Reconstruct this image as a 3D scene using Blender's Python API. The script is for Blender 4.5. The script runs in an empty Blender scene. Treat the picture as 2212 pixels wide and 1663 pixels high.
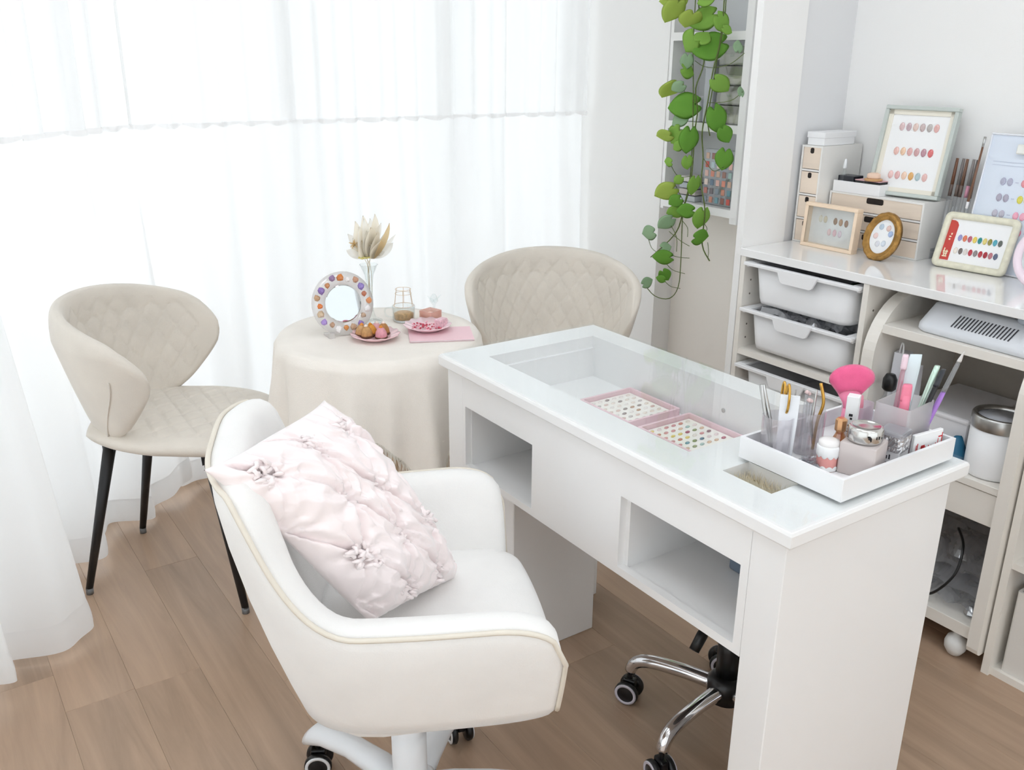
import bpy, bmesh, math, random
from mathutils import Vector, Matrix, noise
random.seed(7)
sc = bpy.context.scene
COL = sc.collection
sin, cos, pi, sqrt = math.sin, math.cos, math.pi, math.sqrt

# ------------------------------------------------------------------ camera
F_PX, YAW, PITCH, ROLL, CAM_H = 1976.48, math.radians(34.4206), math.radians(19.6824), math.radians(0.4842), 1.3797
cd = bpy.data.cameras.new('camera'); cam = bpy.data.objects.new('camera', cd); COL.objects.link(cam)
fwd = Vector((sin(YAW)*cos(PITCH), cos(YAW)*cos(PITCH), -sin(PITCH)))
rt = Vector((cos(YAW), -sin(YAW), 0)); up = rt.cross(fwd)
r2 = cos(ROLL)*rt + sin(ROLL)*up; u2 = -sin(ROLL)*rt + cos(ROLL)*up
cam.matrix_world = Matrix(((r2.x, u2.x, -fwd.x, 0), (r2.y, u2.y, -fwd.y, 0), (r2.z, u2.z, -fwd.z, CAM_H), (0, 0, 0, 1)))
cd.sensor_width = 36; cd.sensor_fit = 'HORIZONTAL'; cd.lens = 36*F_PX/2212; cd.clip_start = .02
sc.camera = cam
# ------------------------------------------------------------------ light and exposure
SKY, FILL_LAMP = 1.46, 2.85
w = bpy.data.worlds.new('daylight'); sc.world = w; w.use_nodes = True
bg = w.node_tree.nodes['Background']; bg.inputs[0].default_value = (.94, .975, 1, 1); bg.inputs[1].default_value = SKY
sc.view_settings.view_transform = 'Standard'; sc.view_settings.look = 'None'
sc.view_settings.gamma = 1; sc.view_settings.use_curve_mapping = False
sc.view_settings.exposure = 0.19
sc.cycles.use_denoising = True
sc.cycles.max_bounces = 6; sc.cycles.diffuse_bounces = 4; sc.cycles.glossy_bounces = 3; sc.cycles.transparent_max_bounces = 12
sc.cycles.use_adaptive_sampling = True; sc.cycles.adaptive_threshold = .09; sc.cycles.adaptive_min_samples = 14; sc.cycles.use_light_tree = False; sc.cycles.caustics_reflective = False
sc.cycles.sample_clamp_indirect = 6

# ------------------------------------------------------------------ materials
MATS = {}
def lin(c): return tuple((x/12.92 if x <= .04045 else ((x+.055)/1.055)**2.4) for x in (v/255 for v in c))
def mat(name, c=(230, 230, 230), rough=.5, metal=0, spec=.5, bump=0, bscale=60, var=0, vscale=8, sheen=0, coat=0, trans=0, emit=0, stretch=None):
    if name in MATS: return MATS[name]
    m = bpy.data.materials.new(name); m.use_nodes = True; MATS[name] = m
    nt = m.node_tree; b = nt.nodes['Principled BSDF']; L = nt.links.new
    rgb = lin(c) + (1,)
    b.inputs['Base Color'].default_value = rgb; b.inputs['Roughness'].default_value = rough
    b.inputs['Metallic'].default_value = metal; b.inputs['Specular IOR Level'].default_value = spec
    b.inputs['Sheen Weight'].default_value = sheen; b.inputs['Sheen Roughness'].default_value = .4
    b.inputs['Coat Weight'].default_value = coat; b.inputs['Coat Roughness'].default_value = .05
    b.inputs['Transmission Weight'].default_value = trans
    if emit:
        b.inputs['Emission Color'].default_value = rgb; b.inputs['Emission Strength'].default_value = emit
    if bump or var:
        tc = nt.nodes.new('ShaderNodeTexCoord'); src = tc.outputs['Object']
        if stretch:
            mp = nt.nodes.new('ShaderNodeMapping'); mp.inputs['Scale'].default_value = stretch; L(src, mp.inputs[0]); src = mp.outputs[0]
    if bump:
        n = nt.nodes.new('ShaderNodeTexNoise'); n.inputs['Scale'].default_value = bscale; n.inputs['Detail'].default_value = 4; L(src, n.inputs[0])
        bp = nt.nodes.new('ShaderNodeBump'); bp.inputs['Strength'].default_value = bump; bp.inputs['Distance'].default_value = .002
        L(n.outputs[0], bp.inputs['Height']); L(bp.outputs[0], b.inputs['Normal'])
    if var:
        n = nt.nodes.new('ShaderNodeTexNoise'); n.inputs['Scale'].default_value = vscale; n.inputs['Detail'].default_value = 5; L(src, n.inputs[0])
        cr = nt.nodes.new('ShaderNodeValToRGB')
        cr.color_ramp.elements[0].position = .3; cr.color_ramp.elements[1].position = .7
        cr.color_ramp.elements[0].color = tuple(x*(1-var) for x in rgb[:3]) + (1,); cr.color_ramp.elements[1].color = tuple(min(1, x*(1+var*.6)) for x in rgb[:3]) + (1,)
        L(n.outputs[0], cr.inputs[0]); L(cr.outputs[0], b.inputs['Base Color'])
    return m
def clear(name, tint=(245, 248, 250), gloss=.12, rough=.03, body=0, bodycol=(240, 240, 245), k=.75):
    """thin clear plastic or glass: mostly see-through with a glossy skin, optionally a little milky"""
    if name in MATS: return MATS[name]
    m = bpy.data.materials.new(name); m.use_nodes = True; MATS[name] = m
    nt = m.node_tree; nt.nodes.clear(); N = nt.nodes.new; L = nt.links.new
    o = N('ShaderNodeOutputMaterial'); t = N('ShaderNodeBsdfTransparent'); g = N('ShaderNodeBsdfGlossy'); mx = N('ShaderNodeMixShader')
    t.inputs[0].default_value = lin(tint) + (1,); g.inputs['Roughness'].default_value = rough
    lw = N('ShaderNodeLayerWeight'); lw.inputs[0].default_value = .5
    pw = N('ShaderNodeMath'); pw.operation = 'POWER'; pw.inputs[1].default_value = 4; L(lw.outputs['Facing'], pw.inputs[0])
    ad = N('ShaderNodeMath'); ad.operation = 'MULTIPLY_ADD'; ad.inputs[1].default_value = k; ad.inputs[2].default_value = .02+gloss*.3; ad.use_clamp = True; L(pw.outputs[0], ad.inputs[0])
    L(ad.outputs[0], mx.inputs[0]); L(g.outputs[0], mx.inputs[2])
    if body:
        d = N('ShaderNodeBsdfDiffuse'); tl = N('ShaderNodeBsdfTranslucent'); d.inputs[0].default_value = tl.inputs[0].default_value = lin(bodycol) + (1,)
        m1 = N('ShaderNodeMixShader'); m1.inputs[0].default_value = .5; L(d.outputs[0], m1.inputs[1]); L(tl.outputs[0], m1.inputs[2])
        m2 = N('ShaderNodeMixShader'); m2.inputs[0].default_value = body; L(t.outputs[0], m2.inputs[1]); L(m1.outputs[0], m2.inputs[2]); L(m2.outputs[0], mx.inputs[1])
    else: L(t.outputs[0], mx.inputs[1])
    L(mx.outputs[0], o.inputs[0]); return m
def sheer(name, c, tl, tr, bump=.15, lace=0):
    """woven voile: diffuse + translucent threads with open weave between them"""
    if name in MATS: return MATS[name]
    m = bpy.data.materials.new(name); m.use_nodes = True; MATS[name] = m
    nt = m.node_tree; nt.nodes.clear(); N = nt.nodes.new; L = nt.links.new
    o = N('ShaderNodeOutputMaterial'); d = N('ShaderNodeBsdfDiffuse'); t = N('ShaderNodeBsdfTranslucent'); tp = N('ShaderNodeBsdfTransparent')
    d.inputs[0].default_value = lin(c) + (1,); t.inputs[0].default_value = lin(c) + (1,)
    a = N('ShaderNodeMixShader'); a.inputs[0].default_value = tl; L(d.outputs[0], a.inputs[1]); L(t.outputs[0], a.inputs[2])
    b = N('ShaderNodeMixShader'); b.inputs[0].default_value = tr; L(a.outputs[0], b.inputs[1]); L(tp.outputs[0], b.inputs[2]); L(b.outputs[0] if tr else a.outputs[0], o.inputs[0])
    tc = N('ShaderNodeTexCoord')
    n = N('ShaderNodeTexNoise'); n.inputs['Scale'].default_value = 90; n.inputs['Detail'].default_value = 3; L(tc.outputs['Object'], n.inputs[0])
    bp = N('ShaderNodeBump'); bp.inputs['Strength'].default_value = bump; bp.inputs['Distance'].default_value = .003; L(n.outputs[0], bp.inputs['Height'])
    L(bp.outputs[0], d.inputs['Normal'])
    if lace:
        v = N('ShaderNodeTexVoronoi'); v.inputs['Scale'].default_value = lace; L(tc.outputs['Object'], v.inputs[0])
        mr = N('ShaderNodeMapRange'); mr.inputs[1].default_value = .1; mr.inputs[2].default_value = .45; mr.inputs[3].default_value = tr*.7; mr.inputs[4].default_value = min(.9, tr*1.3)
        L(v.outputs['Distance'], mr.inputs[0]); L(mr.outputs[0], b.inputs[0])
    return m
def wood(name, c, dark=.6, rough=.42, axis='Y', scale=1.0, rnd=.25):
    if name in MATS: return MATS[name]
    m = bpy.data.materials.new(name); m.use_nodes = True; MATS[name] = m
    nt = m.node_tree; b = nt.nodes['Principled BSDF']; N = nt.nodes.new; L = nt.links.new
    tc = N('ShaderNodeTexCoord'); oi = N('ShaderNodeObjectInfo'); mp = N('ShaderNodeMapping')
    s = {'X': (1.2, 16, 16), 'Y': (16, 1.2, 16), 'Z': (16, 16, 1.2)}[axis]
    mp.inputs['Scale'].default_value = tuple(x*scale for x in s)
    cm = N('ShaderNodeCombineXYZ'); mu = N('ShaderNodeMath'); mu.operation = 'MULTIPLY'; mu.inputs[1].default_value = 37; L(oi.outputs['Random'], mu.inputs[0])
    for i in range(3): L(mu.outputs[0], cm.inputs[i])
    L(cm.outputs[0], mp.inputs['Location']); L(tc.outputs['Object'], mp.inputs[0])
    n = N('ShaderNodeTexNoise'); n.inputs['Scale'].default_value = 1.0; n.inputs['Detail'].default_value = 9; n.inputs['Roughness'].default_value = .62; n.inputs['Distortion'].default_value = .9
    L(mp.outputs[0], n.inputs[0])
    cr = N('ShaderNodeValToRGB'); e = cr.color_ramp.elements; r = lin(c); e[0].position = .28; e[1].position = .72
    e[0].color = tuple(x*dark for x in r) + (1,); e[1].color = tuple(min(1, x*1.12) for x in r) + (1,)
    L(n.outputs[0], cr.inputs[0])
    hs = N('ShaderNodeHueSaturation'); mr = N('ShaderNodeMapRange'); mr.inputs[3].default_value = 1-rnd; mr.inputs[4].default_value = 1+rnd*.6
    L(oi.outputs['Random'], mr.inputs[0]); L(mr.outputs[0], hs.inputs['Value']); L(cr.outputs[0], hs.inputs['Color']); L(hs.outputs[0], b.inputs['Base Color'])
    b.inputs['Roughness'].default_value = rough
    bp = N('ShaderNodeBump'); bp.inputs['Strength'].default_value = .12; bp.inputs['Distance'].default_value = .001; L(n.outputs[0], bp.inputs['Height']); L(bp.outputs[0], b.inputs['Normal'])
    return m
def c(r, g, b, rough=.4, **k): return mat('colour_%d_%d_%d_%d' % (r, g, b, rough*100), (r, g, b), rough, **k)

WALL = mat('wall_paint', (244, 243, 241), .75, bump=.08, bscale=300)
NICHE = mat('greige_paint', (248, 243, 236), .75, bump=.08, bscale=300)
GREYP = mat('grey_white_panel', (228, 228, 229), .6)
CEIL = mat('ceiling_paint', (244, 243, 241), .8)
WHITE = mat('white_lacquer', (244, 243, 242), .28, coat=.25)
WHITEM = mat('white_melamine', (242, 240, 236), .38, coat=.1)
CREAM = mat('cream_melamine', (240, 235, 227), .45)
TOPGL = mat('gloss_white_top', (243, 242, 241), .12, coat=.5)
PLAST = mat('white_plastic', (244, 244, 245), .38)
BLACK = mat('black_metal', (26, 26, 28), .38)
BPLAS = mat('black_plastic', (20, 20, 22), .3)
CHROME = mat('chrome', (225, 225, 228), .09, metal=1)
STEEL = mat('brushed_steel', (190, 190, 188), .28, metal=1)
GOLD = mat('gold_metal', (214, 168, 84), .25, metal=1)
ANTQ = mat('antique_gold', (178, 136, 76), .36, metal=.85, bump=.8, bscale=180, var=.35, vscale=60)
VELVET = mat('white_velvet', (245, 243, 240), .8, sheen=.5, bump=.25, bscale=420, var=.05, vscale=7)
PIPE = mat('cream_piping', (232, 224, 210), .8)
SUEDE = mat('beige_suede', (228, 220, 209), .85, sheen=.35, bump=.3, bscale=350, var=.06, vscale=9)
SATIN = mat('pink_satin', (255, 243, 242), .42, sheen=.7, bump=.2, bscale=60)
LINEN = mat('ivory_linen', (246, 239, 230), .9, sheen=.2, bump=.5, bscale=500, var=.03, vscale=12)
BIRCH = wood('pale_birch', (238, 221, 203), .93, .5, 'Y', .8, .04)
PINE = wood('light_wood', (232, 203, 170), .88, .5, 'Z', 1, .05)
OAK = wood('oak_laminate', (184, 156, 132), .76, .34, 'Y', 1.0, .10)
GLASS = clear('clear_glass', (251, 253, 253), .1)
PANE = clear('window_glass', (253, 254, 254), .05)
ACRYL = clear('clear_acrylic', (250, 251, 252), .25, .05, .10)
FROST = clear('frosted_plastic', (252, 251, 253), .05, .35, .50, (253, 252, 252))
BAG = clear('plastic_bag', (235, 237, 240), .5, .1, .3)
MIRROR = mat('mirror_silver', (206, 210, 212), .02, metal=1)
PAPER = mat('white_paper', (246, 246, 246), .7)

# ------------------------------------------------------------------ mesh helpers
def link(name, me, m=None, parent=None, smooth=False):
    o = bpy.data.objects.new(name, me); COL.objects.link(o)
    if m is not None and not me.materials: me.materials.append(m)
    if parent is not None: o.parent = parent
    if smooth:
        for p in me.polygons: p.use_smooth = True
    return o
def obj(name, vf, m, parent=None, smooth=False, world=False, tf=None):
    """vf = (verts, faces). world=True: verts are in world space and the parent is placed somewhere else"""
    V, F = vf
    V = [Vector(v) for v in V]
    if tf is not None: V = [tf @ v for v in V]
    if world and parent is not None:
        inv = wm(parent).inverted(); V = [inv @ v for v in V]
    me = bpy.data.meshes.new(name); me.from_pydata(V, [], F); me.validate(); 
    bm = bmesh.new(); bm.from_mesh(me); bmesh.ops.recalc_face_normals(bm, faces=bm.faces); bm.to_mesh(me); bm.free()
    return link(name, me, m, parent, smooth)
def wm(o):
    M = o.matrix_basis.copy()
    return wm(o.parent) @ M if o.parent else M
def tag(o, label, cat, group=None, kind=None):
    if kind: o['kind'] = kind
    if label: o['label'] = label
    if cat: o['category'] = cat
    if group: o['group'] = group
    return o
def thing(name, label, cat, loc=(0, 0, 0), rot=(0, 0, 0), group=None, matrix=None):
    o = bpy.data.objects.new(name, None); COL.objects.link(o); o.empty_display_size = .05
    if matrix is not None: o.matrix_basis = matrix
    else: o.location = loc; o.rotation_euler = rot
    return tag(o, label, cat, group)
def struct(o): o['kind'] = 'structure'; return o
def dup(root, loc, rotz, label):
    r = root.copy(); COL.objects.link(r); r.location = loc; r.rotation_euler = (0, 0, rotz); r['label'] = label
    for ch in root.children:
        k = ch.copy(); COL.objects.link(k); k.parent = r
        for g in ch.children:
            d = g.copy(); COL.objects.link(d); d.parent = k
    return r
def box(x0, x1, y0, y1, z0, z1, b=0, seg=2):
    bm = bmesh.new(); bmesh.ops.create_cube(bm, size=1)
    for v in bm.verts: v.co = Vector(((x0+x1)/2 + v.co.x*(x1-x0), (y0+y1)/2 + v.co.y*(y1-y0), (z0+z1)/2 + v.co.z*(z1-z0)))
    if b: bmesh.ops.bevel(bm, geom=list(bm.edges), offset=b, segments=seg, affect='EDGES', profile=.5)
    bm.verts.index_update(); r = ([v.co.copy() for v in bm.verts], [[v.index for v in f.verts] for f in bm.faces]); bm.free(); return r
def join(*parts):
    V, F = [], []
    for v, f in parts:
        k = len(V); V += [Vector(x) for x in v]; F += [[i+k for i in q] for q in f]
    return V, F
def loft(loops, cap0=True, cap1=True, closed=True):
    V, F = [], []; n = len(loops[0])
    for l in loops: V += [Vector(p) for p in l]
    for i in range(len(loops)-1):
        for j in range(n if closed else n-1):
            a, b = i*n+j, i*n+(j+1) % n; F.append([a, b, b+n, a+n])
    if cap0: F.append(list(range(n))[::-1])
    if cap1: F.append([(len(loops)-1)*n+j for j in range(n)])
    return V, F
def rrect(w, d, r, z, cx=0, cy=0, n=4):
    r = min(r, w/2-1e-5, d/2-1e-5); P = []
    for k, (sx, sy) in enumerate(((1, 1), (-1, 1), (-1, -1), (1, -1))):
        for i in range(n+1):
            a = pi/2*(k + i/n); P.append(Vector((cx+sx*(w/2-r)+r*cos(a), cy+sy*(d/2-r)+r*sin(a), z)))
    return P
def ring(r, z, n=24, cx=0, cy=0, sx=1, sy=1): return [Vector((cx+r*sx*cos(2*pi*i/n), cy+r*sy*sin(2*pi*i/n), z)) for i in range(n)]
def lathe(prof, n=24, cx=0, cy=0, cap0=True, cap1=True): return loft([ring(max(r, 1e-4), z, n, cx, cy) for r, z in prof], cap0, cap1)
def cup(w, d, h, t=.002, r=.01, taper=1.0, n=4, lip=0):
    L = [rrect(w*taper, d*taper, r, 0, n=n), rrect(w, d, r, h, n=n)]
    if lip: L += [rrect(w+2*lip, d+2*lip, r+lip, h, n=n), rrect(w+2*lip, d+2*lip, r+lip, h+t*1.5, n=n), rrect(w-2*t, d-2*t, r, h+t*1.5, n=n)]
    else: L += [rrect(w-2*t, d-2*t, r, h, n=n)]
    L += [rrect(w*taper-2*t, d*taper-2*t, r, t, n=n)]
    return loft(L)
def tube(pts, r, n=8, caps=True):
    pts = [Vector(p) for p in pts]; rs = r if isinstance(r, (list, tuple)) else [r]*len(pts); loops = []
    prev = None
    for i, p in enumerate(pts):
        t = (pts[min(i+1, len(pts)-1)] - pts[max(i-1, 0)]).normalized()
        if prev is None:
            a = Vector((0, 0, 1)) if abs(t.z) < .9 else Vector((1, 0, 0)); x = t.cross(a).normalized()
        else:
            x = prev - t*prev.dot(t); x.normalize()
        prev = x; y = t.cross(x)
        loops.append([p + (x*cos(2*pi*k/n) + y*sin(2*pi*k/n))*rs[i] for k in range(n)])
    return loft(loops, caps, caps)
def smooth_path(pts, k=6):
    pts = [Vector(p) for p in pts]; out = []
    for i in range(len(pts)-1):
        p0, p1, p2, p3 = pts[max(i-1, 0)], pts[i], pts[i+1], pts[min(i+2, len(pts)-1)]
        for j in range(k):
            t = j/k; out.append(.5*((2*p1) + (p2-p0)*t + (2*p0-5*p1+4*p2-p3)*t*t + (3*p1-p0-3*p2+p3)*t**3))
    out.append(pts[-1]); return out
def grid(fn, nu, nv, closed_u=False):
    V = [Vector(fn(i/(nu if closed_u else nu-1), j/(nv-1))) for j in range(nv) for i in range(nu)]; F = []
    for j in range(nv-1):
        for i in range(nu if closed_u else nu-1):
            a, b = j*nu+i, j*nu+(i+1) % nu; F.append([a, b, b+nu, a+nu])
    return V, F
def sheet(fn, nu, nv, tin, tout=None):
    """closed puffy sheet round the surface fn(u,v): tin/tout give the offset on either side and fall to 0 at the rim"""
    P = [[Vector(fn(i/(nu-1), j/(nv-1))) for i in range(nu)] for j in range(nv)]
    V, F = [], []; A = {}; B = {}
    for j in range(nv):
        for i in range(nu):
            du = P[j][min(i+1, nu-1)] - P[j][max(i-1, 0)]; dv = P[min(j+1, nv-1)][i] - P[max(j-1, 0)][i]
            n = du.cross(dv); n = n.normalized() if n.length > 1e-12 else Vector((0, 0, 1))
            u, v = i/(nu-1), j/(nv-1)
            rim = i in (0, nu-1) or j in (0, nv-1)
            A[i, j] = len(V); V.append(P[j][i] + n*(0 if rim else tin(u, v)))
            if rim: B[i, j] = A[i, j]
            else: B[i, j] = len(V); V.append(P[j][i] - n*((tout or tin)(u, v)))
    for j in range(nv-1):
        for i in range(nu-1):
            F.append([A[i, j], A[i+1, j], A[i+1, j+1], A[i, j+1]]); F.append([B[i, j], B[i, j+1], B[i+1, j+1], B[i+1, j]])
    return V, F
def prism(poly, z0, z1): return loft([[Vector((x, y, z0)) for x, y in poly], [Vector((x, y, z1)) for x, y in poly]])
def cells(xs, ys, skip, z0, z1):
    """one watertight plate on a grid of cells, with the cells in skip left open"""
    V, F, idx = [], [], {}
    def v(i, j, k):
        if (i, j, k) not in idx: idx[i, j, k] = len(V); V.append(Vector((xs[i], ys[j], (z0, z1)[k])))
        return idx[i, j, k]
    on = lambda i, j: 0 <= i < len(xs)-1 and 0 <= j < len(ys)-1 and (i, j) not in skip
    for i in range(len(xs)-1):
        for j in range(len(ys)-1):
            if not on(i, j): continue
            F.append([v(i, j, 1), v(i+1, j, 1), v(i+1, j+1, 1), v(i, j+1, 1)]); F.append([v(i, j, 0), v(i, j+1, 0), v(i+1, j+1, 0), v(i+1, j, 0)])
            for di, dj, a, b in ((-1, 0, (i, j+1), (i, j)), (1, 0, (i+1, j), (i+1, j+1)), (0, -1, (i, j), (i+1, j)), (0, 1, (i+1, j+1), (i, j+1))):
                if not on(i+di, j+dj): F.append([v(*a, 0), v(*b, 0), v(*b, 1), v(*a, 1)])
    return V, F
def disc_quads(pts, z, w, h):
    """small flat marks as one mesh: list of (x,y[,scale_w,scale_h])"""
    V, F = [], []
    for p in pts:
        x, y = p[0], p[1]; a = w*(p[2] if len(p) > 2 else 1)/2; b = h*(p[3] if len(p) > 3 else 1)/2; k = len(V)
        V += [Vector((x-a, y-b, z)), Vector((x+a, y-b, z)), Vector((x+a, y+b, z)), Vector((x-a, y+b, z))]; F.append([k, k+1, k+2, k+3])
    return V, F
def facing(loc, tilt=0, turn=0):
    """local frame of something upright that faces -x (towards the camera side): X to the right in view, Y up, Z to the viewer"""
    R = Matrix(((0, sin(tilt), -cos(tilt)), (-1, 0, 0), (0, cos(tilt), sin(tilt)))).to_4x4()
    return Matrix.Translation(loc) @ Matrix.Rotation(turn, 4, 'Z') @ R
_nt = {}
def nail_mesh(w, l):
    k = (w, l)
    if k not in _nt:
        V, F = loft([[Vector((w*.5*cos(a)*s, l*.5*sin(a)*s, z)) for a in [2*pi*i/10 for i in range(10)]] for s, z in ((1, 0), (.9, w*.14), (.5, w*.24))])
        me = bpy.data.meshes.new('nail_tip'); me.from_pydata(V, [], F); _nt[k] = me
    return _nt[k]
def nails(parent, spots, w, l, z, rot=0):
    for x, y, col in spots:
        me = nail_mesh(w, l); o = bpy.data.objects.new('nail_tip', me); COL.objects.link(o); o.parent = parent
        o.location = (x, y, z); o.rotation_euler = (0, 0, rot)
        if not me.materials: me.materials.append(c(200, 200, 200, .15))
        o.material_slots[0].link = 'OBJECT'; o.material_slots[0].material = c(*col, .15, coat=.6)
    return

# ================================================================== SETTING
XR, YW, ZC = 2.37, 3.02, 2.42           # right wall, window wall, ceiling
XL, YB = -1.05, -1.7
floor = thing('floor', None, None); struct(floor); floor['label'] = 'brown oak-look plank floor of the nail room'
PLAN = [(XL-.1, YB-.1), (XR+.15, YB-.1), (XR+.15, YW+.08), (.50, YW+.08), (XL-.1, 1.50)]     # outline of the room
def y_end(x): return min(YW+.07, 1.50+(x-XL+.1)*(YW+.08-1.50)/(.60-XL))
obj('subfloor', prism(PLAN, -.06, -.012), c(110, 88, 70, .8), floor)
PW = .1475; x = .129 - PW*8; i = 0
plank_cache = {}
def in_floor(x): return XL-.1 < x < XR+.15
k = 0
while x < XR+.1:
    y = YB - .9 + (k*0.47 % 1.1)
    off = {8: 1.935-1.2*3, 10: 2.453-1.2*4}.get(k)
    if off is not None: y = off
    while y < YW+.2:
        L_ = 1.2
        y0 = max(y, YB-.1); y1 = min(y+L_, y_end(x+PW/2))
        if y1 - y0 > .05 and x+PW > XL-.1:
            o = obj('plank', box(-PW/2+.0001, PW/2-.0001, -(y1-y0)/2+.0001, (y1-y0)/2-.0001, -.012, 0, .0005, 1), OAK, floor)
            o.location = (x+PW/2, (y0+y1)/2, 0)
        y += L_
    x += PW; k += 1
# walls
struct(obj('wall_right', join(box(XR, XR+.1, YB, 1.765, 0, ZC), box(XR, XR+.1, 1.765, 2.06, 0, ZC), box(XR, XR+.1, 2.505, YW+.1, 0, ZC)), WALL))['label'] = 'white wall on the right of the room'
struct(obj('wall_niche', box(XR+.09, XR+.14, 2.06, 2.505, 0, ZC), NICHE))['label'] = 'greige wall of the shallow niche under the hanging plant'
struct(obj('wall_partition', box(1.974, 2.152, 1.745, 1.768, 0, ZC, .001, 1), WALL))['label'] = 'white end panel standing left of the storage cabinet'
struct(obj('wall_panel', box(2.152, XR, 1.753, 1.768, 0, ZC), GREYP))['label'] = 'grey-white wall panel behind the mini drawers'
struct(obj('wall_back', join(box(XL-.1, XR+.1, YB-.1, YB, 0, .06), box(XL-.1, XR+.1, YB-.1, YB, 2.3, ZC), box(XL-.1, XL+.2, YB-.1, YB, .06, 2.3), box(XR-.2, XR+.1, YB-.1, YB, .06, 2.3)), WALL))['label'] = 'white wall behind the viewer'
struct(obj('wall_left', join(box(XL-.1, XL, YB, 1.47, 0, .06), box(XL-.1, XL, YB, 1.47, 2.3, ZC), box(XL-.1, XL, YB, -1.45, .06, 2.3), box(XL-.1, XL, 1.35, 1.47, .06, 2.3)), WALL))['label'] = 'white wall at the left, before the curtain'
struct(obj('ceiling', prism(PLAN, ZC, ZC+.08), CEIL))['label'] = 'white ceiling'
# windows: two runs of black framed glazing behind the curtain
def window(name, A, B, n, label):
    A, B = Vector((A[0], A[1], 0)), Vector((B[0], B[1], 0)); d = (B-A); L_ = d.length; d.normalize()
    t = thing(name, label, None, A, (0, 0, math.atan2(d.y, d.x))); struct(t)
    FR = mat('black_window_frame', (30, 30, 33), .4)
    obj('bottom_rail', box(0, L_, 0, .06, 0, .055, .004, 1), FR, t); obj('top_rail', box(0, L_, 0, .06, ZC-.12, ZC, .004, 1), WHITE, t)
    for i in range(n+1):
        x = L_*i/n; obj('mullion', box(max(0, x-.02), min(L_, x+.02), .006, .054, .055, ZC-.12, .002, 1), WHITE, t)
    for i in range(n): obj('pane', box(L_*i/n+.02, L_*(i+1)/n-.02, .027, .033, .055, ZC-.12), PANE, t)
    return t
window('window_1', (.57, YW-.01), (XR, YW-.01), 3, 'floor-length window behind the far curtain')
window('window_2', (XL, 1.48), (.53, YW-.03), 3, 'floor-length window behind the near curtain at the left')
t = thing('fill_window_back', 'added unseen fill-light window in the wall behind the viewer', None, (.66, YB-.05, .06)); struct(t)  # unseen window added behind the camera to fill upright faces with daylight
for i in range(5): obj('mullion', box(-1.51+3.02*i/4-.02, -1.51+3.02*i/4+.02, -.02, .02, 0, 2.24), WHITE, t)
for i in range(4): obj('pane', box(-1.49+3.02*i/4, -1.53+3.02*(i+1)/4, -.003, .003, .0, 2.24), PANE, t)
t = thing('fill_window_left', 'added unseen fill-light window in the left wall beside the viewer', None, (XL-.05, -.05, .06)); struct(t)  # unseen glazing put in for fill light from the left
for i in range(5): obj('mullion', box(-.02, .02, -1.4+2.8*i/4-(.02 if i else 0), -1.4+2.8*i/4+(.02 if i < 4 else 0), 0, 2.24), WHITE, t)
for i in range(4): obj('pane', box(-.003, .003, -1.38+2.8*i/4, -1.42+2.8*(i+1)/4, .0, 2.24), PANE, t)
# ceiling lamps added out of frame for soft, even fill light
for i, (x, y) in enumerate(((.1, .35), (1.15, .3), (.35, 1.55), (1.3, 1.35), (.2, -.9), (1.3, -.9))):
    t = thing('fill_ceiling_lamp', 'added unseen flat square ceiling lamp above %s' % ('the viewer', 'the desk end', 'the white armchair', 'the nail desk display', 'the back wall, left', 'the back wall, right')[i], 'lamp', (x, y, ZC), group='added fill lamps')
    obj('housing', box(-.31, .31, -.31, .31, -.03, 0, .006, 1), WHITE, t)
    obj('diffuser', box(-.29, .29, -.29, .29, -.036, -.0305), mat('fill_lamp_diffuser', (240, 247, 255), .5, emit=FILL_LAMP), t)

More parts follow.
